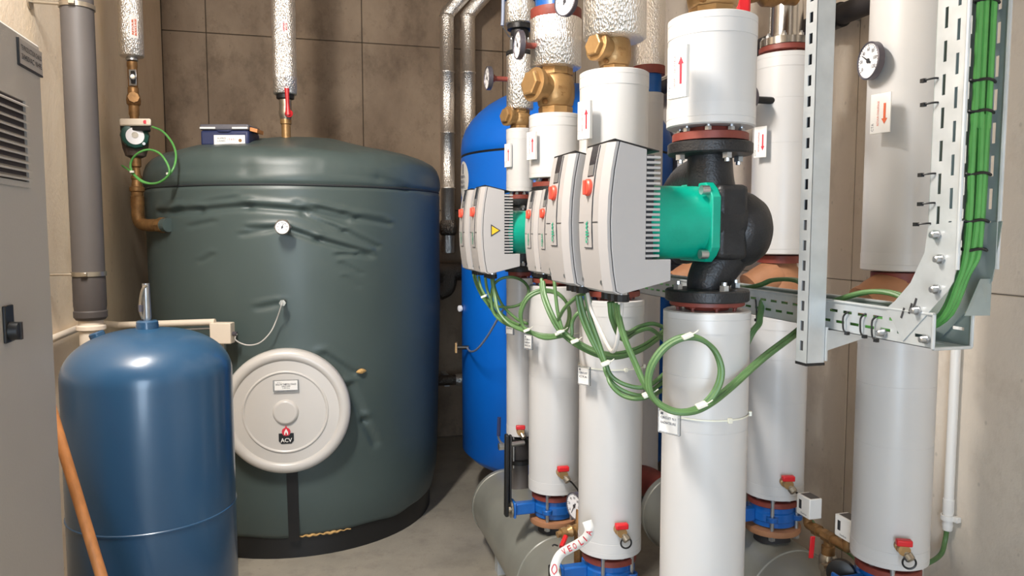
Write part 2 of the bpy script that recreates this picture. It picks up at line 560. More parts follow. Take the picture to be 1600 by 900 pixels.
text('lettering', 'TE PRODUCTION CHAUD', (CX + 0.0045, (s0 + s1) / 2, zc_ + hh * 0.36), (0, 1, 0), (0, 0, 1), (s1 - s0) * 0.9, 'ink', sg, hh * 0.42, 0.01)
text('lettering', '3X400VAC  N+PE', (CX + 0.0045, (s0 + s1) / 2, zc_ - hh * 0.34), (0, 1, 0), (0, 0, 1), (s1 - s0) * 0.86, 'ink', sg, hh * 0.46, 0.01)
k0 = onX(11, 508, CX)
rs = MB().box(CX, CX + 0.006, k0.y - 0.022, k0.y + 0.022, k0.z - 0.035, k0.z + 0.04).build('rotary_switch', 'black', cab, bevel=0.002)
MB().lathe((CX + 0.006, k0.y, k0.z - 0.012), (1, 0, 0), [(0.019, 0), (0.018, 0.016), (0.012, 0.018), (0, 0.018)], 24).build('switch_knob', 'black', rs)
MB().box(CX + 0.006, CX + 0.027, k0.y - 0.004, k0.y + 0.004, k0.z - 0.03, k0.z + 0.006).build('knob_grip', 'blackrub', rs, bevel=0.001)

# ---- blue expansion vessel in front
VX, VY, VR = -0.527, 2.61, 0.254
ev = thing('expansion_vessel', (VX, VY, 0), 'steel blue cylindrical expansion vessel standing beside the grey cabinet', 'vessel')
rim = zp(586, VX, VY)
topz = zp(513, VX, VY)
prof = [(0, 0.18), (0.14, 0.19), (0.215, 0.24), (VR, 0.33)]
wz = zp(838, VX, VY - VR)
prof += [(VR, wz - 0.004), (VR + 0.0025, wz - 0.002), (VR + 0.0025, wz + 0.002), (VR, wz + 0.004), (VR, rim)]
for k in range(1, 22):
    t = k / 22 * PI / 2
    prof.append((VR * math.cos(t) ** 0.86, rim + (topz - rim) * math.sin(t) ** 0.94))
prof = [q for q in prof if q[0] > 0.034 or q[1] < 0.5] + [(0.034, topz)]
prof.append((0.034, topz + 0.012)); prof.append((0, topz + 0.012))
MB().lathe((VX, VY, 0), (0, 0, 1), prof, 96).build('shell', 'vessel', ev, angle=24)
MB().lathe((VX, VY, topz + 0.010), (0, 0, 1), [(0.033, 0), (0.033, 0.012), (0.028, 0.016), (0, 0.016)], 24).build('neck', 'vessel', ev)
p = at(156, 520, 2.56)
MB().lathe((VX - 0.155, VY + 0.06, rim + 0.105), (-0.35, 0, 1), [(0.024, 0), (0.024, 0.032), (0.020, 0.036), (0, 0.036)], 18).build('plug_cap', 'vessel', ev)
for k in range(3):
    t = 2 * PI * k / 3 + 0.4
    MB().box(-0.02, 0.02, -0.02, 0.02, 0, 0.27).add([], []).build('leg', 'vessel', ev).location = Vector((0.19 * math.cos(t), 0.19 * math.sin(t), 0)) + Vector((VX, VY, 0)) * 1.0
# air valve spout on the vessel
nz = topz + 0.026
dx = Vector((cy, -sy, 0))
vt = thing('air_valve', (VX, VY, nz), 'slim steel valve tube with a bent spout standing on the blue vessel', 'valve')
MB().lathe((VX, VY, nz), (0, 0, 1), [(0.011, 0), (0.0135, 0.01), (0.011, 0.115), (0.0115, 0.12), (0, 0.12)], 16).build('tube', 'steel', vt)
c0 = Vector((VX, VY, nz))
MB().tube([c0 + dx * 0.004 + Vector((0, -0.01, 0.115)), c0 + dx * -0.008 + Vector((0, -0.014, 0.1)), c0 + dx * -0.017 + Vector((0, -0.014, 0.06)), c0 + dx * -0.017 + Vector((0, -0.012, 0.025)), c0 + dx * -0.012 + Vector((0, -0.006, 0.006))], 0.0045, 8).build('spout', 'nickel', vt)
MB().cyl(c0 + dx * -0.017 + Vector((0, -0.012, 0.03)), c0 + dx * -0.017 + Vector((0, -0.013, 0.052)), 0.007, 10).build('ferrule', 'dialrim', vt)

# ---- wooden handle leaning by the vessel
h0, h1 = at(83, 650, 2.02), at(160, 905, 1.90)
d = (h1 - h0).normalized()
foot = h0 + d * ((h0.z - 0.0) / -d.z)
top = h0 - d * 0.10
hd = thing('broom', foot, 'round pale wooden broom handle slanting in front of the blue vessel', 'broom')
MB().tube([top, h0, foot - d * 0.06], 0.0145, 14, 1, smooth=False).build('handle', 'wood', hd)
MB().box(foot.x - 0.03, foot.x + 0.03, foot.y - 0.12, foot.y + 0.12, 0.045, 0.08).build('brush_block', 'wood', hd, bevel=0.006)
tag(MB().box(foot.x - 0.028, foot.x + 0.028, foot.y - 0.117, foot.y + 0.117, 0.0, 0.045).build('bristles', 'blackrub', hd), kind='stuff')

# ---- grey drain pipe
DX, DY, DR = XL + 0.16, 3.40, 0.0605
dp = thing('drain_pipe', (DX, DY, 0), 'tall grey plastic drain pipe clamped to the left wall', 'pipe')
zb1 = zp(432, DX, DY - DR); zb2 = zp(502, DX, DY - DR)
MB().cyl((DX, DY, zb1), (DX, DY, ZC - 0.02), DR, 40).build('upper_pipe', 'drain', dp)
MB().lathe((DX, DY, zb2), (0, 0, 1), [(DR * 0.9, 0), (DR * 1.04, 0.012), (DR * 1.04, 0.035), (DR * 0.98, 0.04), (DR * 1.02, 0.06), (DR * 1.02, zb1 - zb2 - 0.02), (DR, zb1 - zb2)], 40).build('coupling_sleeve', 'drain2', dp)
MB().lathe((DX, DY, 0), (0, 0, 1), [(0.045, 0), (0.045, zb2 - 0.045), (0.056, zb2 - 0.04), (0.056, zb2 - 0.025), (0.046, zb2 - 0.02), (0.046, zb2 + 0.005)], 32).build('lower_pipe', 'cream', dp)
for py, nm in ((429, 'clamp'), (4, 'clamp')):
    zc1 = zp(py, DX, DY - DR)
    cl = MB().ring((DX, DY, zc1), (0, 0, 1), DR + 0.0005, DR + 0.005, -0.009, 0.009, 40).build(nm, 'nickel', dp)
    q = MB(); q.cyl((XL + 0.003, DY - 0.03, zc1), (DX - DR + 0.012, DY - 0.03, zc1), 0.006, 10); q.cyl((XL + 0.001, DY - 0.03, zc1), (XL + 0.006, DY - 0.03, zc1), 0.03, 20)
    q.build('wall_rod', 'nickel', cl)
    MB().box(DX - 0.012, DX + 0.012, DY - DR - 0.018, DY - DR - 0.003, zc1 - 0.008, zc1 + 0.008).build('clamp_lug', 'nickel', cl, bevel=0.002)

# ---- white conduit on the left wall, turning past the tank to a sensor box
c1, c2 = onX(82, 529, XL + 0.022), onX(134, 508, XL + 0.022)
zcd = (c1.z + c2.z) / 2
e1, e2 = at(186, 508, 3.66), at(336, 503, 3.66)
cd = thing('conduit', (XL + 0.022, 3.0, zcd), 'white plastic conduit run along the left wall below the drain pipe', 'conduit')
MB().tube([(XL + 0.022, 2.4, zcd), (XL + 0.022, 3.2, zcd), (XL + 0.022, 3.95, zcd)], 0.0155, 14, 1, smooth=False).build('wall_run', 'cream', cd)
q = MB().box(XL + 0.001, XL + 0.042, 3.0, 3.02, zcd - 0.02, zcd + 0.02).build('clip', 'plate', cd, bevel=0.003)
sbx = e2 + RGT * 0.035
tk = thing('sensor_box', (sbx.x, sbx.y, 0), 'beige sensor box at the end of a white conduit in front of the green tank', 'box')
MB().tube([(XL + 0.024, 3.93, zcd), e1, e2], 0.0165, 14, 1, smooth=False).build('conduit_arm', 'cream', tk)
MB().tube([e1 - RGT * -0.12 + Vector((0, 0.01, -0.032)), e2 + Vector((0, 0.01, -0.032))], 0.006, 10, 1, smooth=False).build('steel_rod', 'steel', tk)
bz = zp(520, sbx.x, sbx.y)
MB().obox((sbx.x, sbx.y, bz + 0.0), RGT * 0.052, Vector((sy, cy, 0)) * 0.03, (0, 0, 0.052)).build('case', 'cream', tk, bevel=0.004)
for k in range(4):
    text('lettering', 'IIIIIIII'[:6 - k % 2], Vector((sbx.x, sbx.y, bz + 0.035 - k * 0.009)) - Vector((sy, cy, 0)) * 0.0305 - RGT * 0.03, RGT, (0, 0, 1), 0.026, 'ink_grey', tk, 0.004) if k < 0 else None
MB().cyl(Vector((sbx.x, sbx.y, bz - 0.005)) + RGT * 0.052, Vector((sbx.x, sbx.y, bz - 0.005)) + RGT * 0.072, 0.011, 12).build('cable_gland', 'dialrim', tk)
MB().obox((sbx.x, sbx.y, (bz - 0.05) / 2), RGT * 0.012, Vector((sy, cy, 0)) * 0.012, (0, 0, (bz - 0.05) / 2)).build('post', 'steel', tk)

# ---- big green insulated tank
K = 1.127
TX, TY, TR = -0.078, 4.79, 0.859
tank = thing('storage_tank', (TX, TY, 0), 'large grey-green vinyl jacketed storage tank filling the left of the room', 'tank')
# creases given in (arc metres from the front, height relative to the eye)
def sfun(px): return (px - 470) * 0.00341
def efun(py): return (358 - py) * 0.00341
CR = []
def crease(p, amp, wd):
    pts = [(sfun(a), efun(b)) for a, b in p]
    for q0, q1 in zip(pts, pts[1:]): CR.append((q0, q1, amp * 1.6, wd * 1.1))
crease([(225, 331), (320, 328), (400, 323), (480, 329), (545, 343)], 0.010, 0.016)
crease([(455, 356), (500, 372), (580, 395)], 0.012, 0.013)
crease([(400, 355), (440, 354)], 0.007, 0.012)
crease([(390, 364), (430, 358)], 0.005, 0.012)
crease([(480, 335), (540, 360), (595, 384)], 0.007, 0.011)
crease([(500, 325), (560, 340), (620, 348)], 0.008, 0.012)
crease([(470, 318), (540, 332), (610, 341)], 0.005, 0.011)
crease([(530, 395), (560, 396), (585, 400)], 0.006, 0.010)
crease([(535, 408), (565, 425)], 0.005, 0.010)
crease([(540, 430), (560, 445)], 0.004, 0.010)
crease([(320, 318), (380, 311)], 0.004, 0.012)
crease([(300, 352), (345, 345)], 0.004, 0.012)
crease([(320, 405), (340, 395)], 0.005, 0.012)
crease([(410, 474), (440, 468)], 0.006, 0.014)
crease([(505, 548), (552, 582)], 0.010, 0.016)
crease([(545, 600), (570, 660), (590, 700)], 0.012, 0.018)
crease([(300, 262), (400, 268), (500, 262)], 0.005, 0.03)
crease([(520, 268), (600, 276), (660, 290)], 0.004, 0.02)
crease([(250, 268), (330, 256)], 0.005, 0.02)
crease([(230, 345), (280, 325)], 0.006, 0.014)
def tank_disp(s, e):
    v = 0.0
    for (a, b), (c, d_), amp, wd in CR:
        dx_, dy_ = c - a, d_ - b
        t = ((s - a) * dx_ + (e - b) * dy_) / (dx_ * dx_ + dy_ * dy_)
        t = max(0, min(1, t))
        ddx, ddy = s - (a + dx_ * t), e - (b + dy_ * t)
        dist = math.hypot(ddx, ddy)
        if dist < wd * 4:
            sg_ = ddy
            v += amp * (-math.exp(-(dist / wd) ** 2) + 0.55 * math.exp(-((sg_ - 1.6 * wd) / wd) ** 2 - (ddx / (wd * 2)) ** 2))
    # cover pulls the jacket in
    return v
tprof = []
E0 = -1.632
zrow = E0 + 0.02
while zrow < 0.30:
    tprof.append((TR, zrow))
    zrow += 0.008 if zrow > -0.35 else 0.012
top_pts = [(r_ * K, e_ * K) for r_, e_ in ((0.760, 0.29), (0.750, 0.325), (0.727, 0.355), (0.687, 0.377), (0.60, 0.399), (0.50, 0.422), (0.38, 0.45), (0.25, 0.478), (0.12, 0.495), (0.0, 0.50))]
full = [(TR - 0.10, E0 - 0.012), (TR - 0.068, E0 + 0.002)] + tprof + top_pts
SEG = 300
vs, fs, rings = [], [], []
for r, e in full:
    if r < 1e-6:
        rings.append([len(vs)]); vs.append((TX, TY, EYE + e)); continue
    rings.append(list(range(len(vs), len(vs) + SEG)))
    for k in range(SEG):
        t = 2 * PI * k / SEG
        s = t * TR if t < PI else (t - 2 * PI) * TR
        R = r
        zz = e
        if e > E0 + 0.01 and r > TR - 0.02:
            if abs(s) < 0.95 and e > -1.3: R += tank_disp(s, e)
            R += 0.006 * noise.noise(Vector((math.cos(t) * 3, math.sin(t) * 3, e * 2.2)))
            R -= 0.030 * max(0.0, min(1.0, (-0.25 - e) / 1.35)) ** 1.4 + 0.030 * max(0.0, (-1.42 - e) / 0.21) ** 2
            R -= 0.009 * math.exp(-((e - 0.231) / 0.013) ** 2)
            R += 0.006 * math.exp(-((e - 0.28) / 0.055) ** 2)
        elif r <= TR - 0.02 and e > 0:
            zz += 0.014 * noise.noise(Vector((r * math.cos(t) * 5, r * math.sin(t) * 5, 3.3))) + 0.007 * noise.noise(Vector((r * math.cos(t) * 14, r * math.sin(t) * 14, 9.3)))
        else:
            zz += 0.018 * noise.noise(Vector((math.cos(t) * 4, math.sin(t) * 4, 1.0)))
        vs.append((TX + R * math.sin(t), TY - R * math.cos(t), EYE + zz))
for A, B in zip(rings, rings[1:]):
    for k in range(SEG):
        k2 = (k + 1) % SEG
        if len(B) == 1: fs.append((A[k], A[k2], B[0]))
        else: fs.append((A[k], A[k2], B[k2], B[k]))
fs.append(tuple(reversed(rings[0])))
jk = MB().add(vs, fs).build('jacket', 'jacket', tank, angle=70)
MB().tube([(TX + (TR - 0.0045) * math.sin(2 * PI * k / 72), TY - (TR - 0.0045) * math.cos(2 * PI * k / 72), EYE + 0.231) for k in range(72)], 0.006, 8, 2, closed=True).build('cord', 'cord', jk)
# foam showing at the hem and at the cover
hem = []
for k in range(30):
    t = -0.05 + 0.36 * k / 29
    hem.append((TX + (TR - 0.060) * math.sin(t), TY - (TR - 0.060) * math.cos(t), EYE + E0 + 0.004 + 0.003 * math.sin(k * 1.7)))
tag(MB().tube(hem, lambda t: 0.003 + 0.006 * abs(math.sin(PI * t * 2.3)) * math.sin(PI * min(1, max(0, t))), 6, 2).build('foam_edge', 'foam', tank), 'torn yellow foam along the hem')
stz0, stz1 = EYE + E0 - 0.012, EYE - 1.0
t = -0.065
def tk_pt(t, dr, z): return Vector((TX + (TR + dr) * math.sin(t), TY - (TR + dr) * math.cos(t), z))
q = MB(); q.prism([tk_pt(t - 0.034, -0.045, stz0), tk_pt(t + 0.034, -0.045, stz0), tk_pt(t + 0.034, 0.012, stz1), tk_pt(t - 0.034, 0.012, stz1)], (0, -0.006, 0)); q.build('black_strap', 'black', tank)
for t in (-0.1, 1.5, 3.0, 4.6):
    c = tk_pt(t, -0.15, 0)
    MB().box(c.x - 0.045, c.x + 0.045, c.y - 0.045, c.y + 0.045, 0, EYE + E0 + 0.02).build('leg', 'black', tank)
MB().lathe((TX, TY, 0), (0, 0, 1), [(TR - 0.075, 0), (TR - 0.075, EYE + E0 + 0.01)], 72).build('dark_base', 'black', tank)  # black drum added to darken the shadow gap below the jacket hem
# manhole cover
phi = -0.085
nrm = Vector((math.sin(phi), -math.cos(phi), 0))
rt = Vector((math.cos(phi), math.sin(phi), 0))
mz = at(444, 640, 3.77).z
mc = Vector((TX, TY, mz)) + nrm * (TR + 0.0)
cv = MB().lathe(mc + nrm * -0.03, nrm, [(a_ * K, b_ * K) for a_, b_ in ((0.283, 0), (0.287, 0.02), (0.287, 0.055), (0.280, 0.070), (0.265, 0.078), (0.250, 0.078), (0.238, 0.070), (0.236, 0.066), (0.233, 0.066), (0.193, 0.066), (0.190, 0.066), (0.188, 0.070), (0.184, 0.072), (0.180, 0.070), (0.178, 0.067), (0.175, 0.067), (0.062, 0.067), (0.058, 0.067), (0.052, 0.078), (0.046, 0.080), (0.043, 0.080), (0, 0.080))], 96).build('manhole_cover', 'cover', tank, angle=60)
tag(cv, 'round cream steel cover with raised rim')
fc = mc + nrm * (-0.03 + 0.067 * K + 0.0015)
lab = MB().obox(fc + Vector((0, 0, 0.138)) + rt * 0.005 + nrm * 0.006, rt * 0.063, nrm * 0.006, (0, 0, 0.030)).build('name_plate', 'clear', cv, bevel=0.002)
tag(lab, 'clear plastic holder with a printed white slip')
pc = fc + Vector((0, 0, 0.141)) + rt * 0.006 + nrm * 0.0125
MB().obox(pc, rt * 0.056, nrm * 0.0004, (0, 0, 0.024)).build('paper_slip', 'plate', cv)
text('lettering', 'BALLON TAMPON CHAUD', pc + Vector((0, 0, 0.006)), rt, (0, 0, 1), 0.100, 'ink', cv, 0.0095, 0.02)
text('lettering', 'SANITAIRE', pc + Vector((0, 0, -0.004)), rt, (0, 0, 1), 0.042, 'ink', cv, 0.007, 0.02)
text('lettering', '2 500 litres', pc + Vector((0, 0, -0.013)), rt, (0, 0, 1), 0.036, 'ink', cv, 0.006, 0.02)
text('lettering', 'ECS 1', pc + Vector((0, 0, 0.015)) - rt * 0.032, rt, (0, 0, 1), 0.02, 'ink_grey', cv, 0.005)
lc = fc + Vector((0, 0, -0.126))
def flat(name, pts, m, parent, c, lift=0.001):
    MB().prism([c + rt * x * K + Vector((0, 0, z * K)) + nrm * lift for x, z in pts], nrm * 0.0012).build(name, m, parent, smooth=False)
flat('emblem_shield', [(-0.033, 0.015), (-0.033, -0.020), (-0.022, -0.033), (0.022, -0.033), (0.033, -0.020), (0.033, 0.015), (0.019, 0.015), (0.012, 0.004), (-0.012, 0.004), (-0.019, 0.015)], 'black', cv, lc)
flat('emblem_flame', [(0.019 * math.sin(a) * (1 if abs(a) > 0.3 else 0.9), 0.022 + 0.019 * math.cos(a) + (0.012 if abs(a) < 0.01 else 0)) for a in [2 * PI * k / 24 for k in range(24)]], 'ink_red', cv, lc, 0.0016)
flat('emblem_flame_light', [(0.0, 0.036), (0.008, 0.022), (0.009, 0.012), (0.005, 0.006), (0.0035, 0.014), (0.0, 0.021), (-0.0035, 0.014), (-0.005, 0.006), (-0.009, 0.012), (-0.008, 0.022)], 'plate', cv, lc, 0.0026)
text('lettering', 'ACV', lc + Vector((0, 0, -0.019)) + nrm * 0.0022, rt, (0, 0, 1), 0.056, 'plate', cv, 0.022, 0.012)
hg = mc - rt * 0.325 + Vector((0, 0, 0.145))
MB().obox(hg + nrm * 0.03, rt * 0.012, nrm * 0.03, (0, 0, 0.045)).build('hinge', 'cover', cv, bevel=0.004)
tp = [tk_pt(0.335, 0.004, mz + 0.172), tk_pt(0.365, 0.01, mz + 0.176), tk_pt(0.40, 0.006, mz + 0.174)]
tag(MB().tube(tp, lambda t: 0.003 + 0.011 * math.sin(PI * t), 8, 4).build('foam_tear', 'foam', tank), 'yellow foam poking through a tear beside the cover')

def gauge(name, c, n, R, depth, base, label, cat='gauge', group=None, needle=-0.9, rim='dialrim', stem='brass_dark', digits=True, stem_r=0.010):
    c, n = Vector(c), Vector(n).normalized()
    g = thing(name, base, label, cat, group)
    MB().lathe(c - n * depth, n, [(R * 0.9, 0), (R, 0.004), (R, depth), (R * 0.93, depth + 0.002), (R * 0.90, depth - 0.003), (0, depth - 0.003)], 40).build('case', rim, g)
    MB().lathe(c - n * 0.003, n, [(R * 0.90, 0), (R * 0.90, 0.0012), (0, 0.0012)], 36).build('dial', 'dialwhite', g)
    up = Vector((0, 0, 1)) - n * n.z; up.normalize()
    ri = up.cross(n)
    dd = ri * math.sin(needle) + up * math.cos(needle)
    pp = n.cross(dd)
    f = c - n * 0.0010
    q = MB(); q.prism([f - dd * R * 0.25 + pp * R * 0.06, f - dd * R * 0.25 - pp * R * 0.06, f + dd * R * 0.72 - pp * R * 0.012, f + dd * R * 0.72 + pp * R * 0.012], n * 0.0008)
    q.lathe(f, n, [(R * 0.13, 0), (R * 0.13, 0.002), (0, 0.002)], 14)
    q.build('needle', 'ink', g, smooth=False)
    if digits:
        tk_ = MB()
        for k in range(25):
            a = -2.2 + 4.4 * k / 24
            d2 = ri * math.sin(a) + up * math.cos(a); p2 = n.cross(d2)
            l = 0.10 if k % 4 == 0 else 0.05
            w_ = R * 0.012
            tk_.prism([f + d2 * R * 0.86 + p2 * w_, f + d2 * R * 0.86 - p2 * w_, f + d2 * R * (0.86 - l) - p2 * w_, f + d2 * R * (0.86 - l) + p2 * w_], n * 0.0005)
        tk_.build('scale_marks', 'ink', g, smooth=False)
        if R > 0.03:
            for k in range(7):
                a = -2.2 + 4.4 * k / 6
                text('numeral', str(k * 20), f + (ri * math.sin(a) + up * math.cos(a)) * R * 0.62, ri, up, R * (0.13 if k == 0 else 0.22 if k < 5 else 0.30), 'ink', g, R * 0.18)
    b = Vector(base)
    if (b - (c - n * depth)).length > 0.01:
        q = MB(); q.cyl(c - n * (depth - 0.001), b, stem_r, 14); m_ = (c - n * depth); q.cyl(m_, m_ + (b - m_).normalized() * 0.016, stem_r * 1.6, 6)
        q.build('stem', stem, g)
    return g

gp = at(446, 355, 3.80)
ph = math.atan2(gp.x - TX, TY - gp.y)
gb = tk_pt(ph, -0.012, gp.z)
gn = Vector((math.sin(ph), -math.cos(ph), 0))
gauge('thermometer', gb + gn * 0.12, gn, 0.036, 0.02, gb, 'small round thermometer poking out of the green tank jacket', needle=0.35, rim='nickel', stem='drain', stem_r=0.026, digits=True)
sp_ = at(446, 470, 3.80)
ph = math.atan2(sp_.x - TX, TY - sp_.y); sn = Vector((math.sin(ph), -math.cos(ph), 0)); sb = tk_pt(ph, -0.012, sp_.z)
ss = thing('temperature_probe', sb, 'nickel sensor probe with a thin white wire below the tank thermometer', 'sensor')
MB().cyl(sb, sb + sn * 0.075, 0.010, 14).build('sleeve', 'dialrim', ss)
MB().cyl(sb + sn * 0.07, sb + sn * 0.095, 0.017, 6).build('nut', 'nickel', ss)
gl = Vector((sbx.x, sbx.y, bz - 0.005)) + RGT * 0.072
MB().tube([sb + sn * 0.096, sb + sn * 0.11 + Vector((-0.003, 0, -0.01)), at(432, 500, 3.70), at(422, 520, 3.69), at(405, 536, 3.68), at(385, 539, 3.67), at(368, 531, 3.66), gl], 0.0033, 8, 8).build('wire', 'cable_white', ss)

# ---- foil pipe rising from the tank, with red valve
fp = at(447, 205, 4.40)
fx, fy = fp.x, fp.y
zt = EYE + 0.46 * K
bv = thing('ball_valve', (fx, fy, zt), 'brass ball valve with long red lever on top of the green tank', 'valve')
z1, z2, z3 = zp(152, fx, fy), zp(180, fx, fy), zp(148, fx, fy)
MB().lathe((fx, fy, zt), (0, 0, 1), [(0.026, 0), (0.026, zp(195, fx, fy) - zt), (0.032, zp(195, fx, fy) - zt + 0.004), (0.032, zp(187, fx, fy) - zt), (0.026, zp(186, fx, fy) - zt)], 24).build('brass_nipple', 'brass', bv)
MB().lathe((fx, fy, zp(187, fx, fy)), (0, 0, 1), [(0.030, 0), (0.034, 0.015), (0.040, 0.035), (0.034, 0.07), (0.036, 0.08), (0.036, 0.12)], 24).build('body', 'nickel', bv)
k1, k2 = at(450, 177, 4.33), at(448, 138, 4.33)
q = MB(); q.tube([k1 + Vector((0, 0, -0.01)), k1 * 0.6 + k2 * 0.4, k2], lambda t: 0.016 - 0.006 * min(1, 2 * t) + 0.003 * max(0, 2 * t - 1), 10, 5); q.lathe(k1 + Vector((0, 0.03, 0)), k1 - Vector((fx, fy, k1.z)), [(0.02, 0), (0.022, 0.01), (0.022, 0.03), (0.012, 0.034), (0, 0.034)], 16)
q.build('lever', 'redcap', bv)
def foil_pipe(name, x, y, z0, z1_, R, label, group=None, seams=(), mm='foil', collar=True):
    g = thing(name, (x, y, z0), label, 'pipe', group)
    pr = [(R * 0.35, 0.0), (R * 0.92, 0), (R, 0.006)]
    for s_ in seams: pr += [(R, s_ - z0 - 0.004), (R * 1.022, s_ - z0), (R * 1.0, s_ - z0 + 0.006)]
    pr += [(R, z1_ - z0)]
    MB().lathe((x, y, z0), (0, 0, 1), pr, 40).build('foil_wrap', mm, g, angle=60)
    return g
fr_ = foil_pipe('foil_pipe', fx, fy, z3, ZC - 0.03, 0.068, 'foil wrapped pipe dropping from the ceiling to the green tank valve', seams=(zp(122, fx, fy),))
MB().lathe((fx, fy, z3 - 0.032), (0, 0, 1), [(0.033, 0), (0.05, 0.008), (0.052, 0.034)], 24).build('rubber_end', 'black', fr_)
def curved_label(parent, x, y, R, ang, zc, wdt, hgt, m='plate'):
    """thin sticker bent round a pipe; ang measured from -Y towards +X"""
    pts = []
    n = 6
    q = MB()
    vs, fs = [], []
    for k in range(n + 1):
        a = ang + (k / n - 0.5) * wdt / R
        for z_, r_ in ((zc - hgt / 2, R + 0.0012), (zc + hgt / 2, R + 0.0012)):
            vs.append((x + r_ * math.sin(a), y - r_ * math.cos(a), z_))
    for k in range(n): fs.append((2 * k, 2 * k + 2, 2 * k + 3, 2 * k + 1))
    return q.add(vs, fs).build('label', m, parent)
vang = -YAW + 0.2
def pipe_n(a): return Vector((math.sin(a), -math.cos(a), 0)), Vector((math.cos(a), math.sin(a), 0))
lb = curved_label(fr_, fx, fy, 0.0695, 0.12, zp(46, fx, fy), 0.034, 0.075)
n_, r_ = pipe_n(0.12)
text('lettering', 'DEPART', Vector((fx, fy, zp(46, fx, fy))) + n_ * 0.0722 - r_ * 0.006, (0, 0, 1), -r_, 0.055, 'ink_red', lb, 0.011, 0.02)
text('lettering', 'ECS', Vector((fx, fy, zp(46, fx, fy))) + n_ * 0.0722 + r_ * 0.008, (0, 0, 1), -r_, 0.04, 'ink_red', lb, 0.009, 0.02)

# ---- small circulator chain on the left
gx0 = at(212, 240, 4.02)
gx, gy = gx0.x, gx0.y
def cz(py): return zp(py, gx, gy)
fl = foil_pipe('foil_pipe', gx, gy, cz(89), ZC - 0.03, 0.0605, 'foil wrapped pipe above the small circulator in the left corner', seams=(cz(54),))
MB().lathe((gx, gy, cz(96)), (0, 0, 1), [(0.02, 0), (0.03, 0.004), (0.03, 0.014), (0.024, 0.026)], 20).build('steel_nut', 'steel', fl)
n_, r_ = pipe_n(0.45)
lb = curved_label(fl, gx, gy, 0.0612, 0.45, cz(46), 0.040, 0.115)
text('lettering', 'RETOUR', Vector((gx, gy, cz(46))) + n_ * 0.0645 - r_ * 0.007, (0, 0, 1), -r_, 0.08, 'ink_orange', lb, 0.010, 0.03)
text('lettering', 'BOUCLAGE', Vector((gx, gy, cz(46))) + n_ * 0.0645 + r_ * 0.007, (0, 0, 1), -r_, 0.085, 'ink_orange', lb, 0.010, 0.03)
vc = thing('valve_chain', (gx, gy, cz(190)), 'weathered brass shut-off and check valve column above the small green circulator', 'valve')
MB().lathe((gx, gy, cz(188)), (0, 0, 1), [(0.022, 0), (0.022, 0.02), (0.026, 0.03), (0.026, 0.075), (0.034, 0.085), (0.036, 0.105), (0.032, 0.13), (0.027, 0.14), (0.027, 0.17), (0.024, 0.175), (0.024, cz(107) - cz(188) ), (0.026, cz(104) - cz(188)), (0.026, cz(97) - cz(188))], 24).build('brass_column', 'brass_dark', vc)
vd = Vector((-gx, -gy, 0)).normalized()
p_ = Vector((gx, gy, cz(154)))
MB().cyl(p_, p_ + vd * 0.05, 0.028, 8).build('check_valve_cap', 'brass_dark', vc)
p_ = Vector((gx, gy, cz(123)))
hb = MB(); hb.obox(p_ + vd * 0.034, vd * 0.003, RGT * 0.02, (0, 0, 0.042)); hb.build('valve_plate', 'steel', vc, bevel=0.002)
hb = MB(); hb.obox(p_ + vd * 0.045, vd * 0.006, RGT * 0.010, (0, 0, 0.032)); hb.lathe(p_ + vd * 0.04, vd, [(0.016, 0), (0.016, 0.016), (0, 0.016)], 16); hb.build('butterfly_handle', 'black', vc)
MB().lathe(p_ + vd * 0.05, vd, [(0.011, 0), (0.011, 0.010), (0, 0.011)], 14).build('handle_screw', 'nickel', vc)
pm = thing('circulator', (gx, gy, cz(245)), 'small wet-rotor circulator with dark green motor and white terminal box beside the tank', 'pump')
MB().lathe((gx, gy, cz(247)), (0, 0, 1), [(0.03, 0), (0.05, 0.01), (0.062, 0.05), (0.070, 0.11), (0.066, 0.16), (0.045, 0.19), (0.026, 0.2)], 28).build('volute', 'pumpgrey', pm)
mc_ = Vector((gx, gy, cz(214)))
MB().lathe(mc_, vd, [(0.07, 0.03), (0.072, 0.06), (0.066, 0.085), (0.052, 0.09), (0, 0.09)], 12).build('motor', 'pumpgreen', pm)
MB().lathe(mc_ + vd * 0.088 + Vector((0, 0, -0.005)), vd, [(0.044, 0), (0.044, 0.006), (0, 0.007)], 32).build('face_plate', 'dialwhite', pm)
MB().lathe(mc_ + vd * 0.094, vd, [(0.016, 0), (0.016, 0.004), (0.012, 0.004), (0.012, 0.002), (0, 0.002)], 20).build('vent_screw', 'nickel', pm)
for sx_, sz_ in ((-0.045, -0.045), (0.045, -0.045)):
    MB().cyl(mc_ + RGT * sx_ + Vector((0, 0, sz_)) + vd * 0.05, mc_ + RGT * sx_ + Vector((0, 0, sz_)) + vd * 0.092, 0.008, 8).build('bolt', 'steel', pm)
tb = mc_ + Vector((0, 0, cz(195) - cz(214))) + vd * 0.07 + RGT * 0.004
MB().obox(tb, RGT * 0.083, vd * 0.045, (0, 0, 0.019)).build('terminal_box', 'cream', pm, bevel=0.008)
MB().lathe(tb + RGT * 0.052 + vd * 0.0455, vd, [(0.010, 0), (0.010, 0.002), (0, 0.002)], 16).build('red_button', 'ink_red', pm)
MB().obox(tb + Vector((0, 0, -0.03)) + vd * -0.01, RGT * 0.08, vd * 0.04, (0, 0, 0.012)).build('terminal_base', 'black', pm, bevel=0.004)
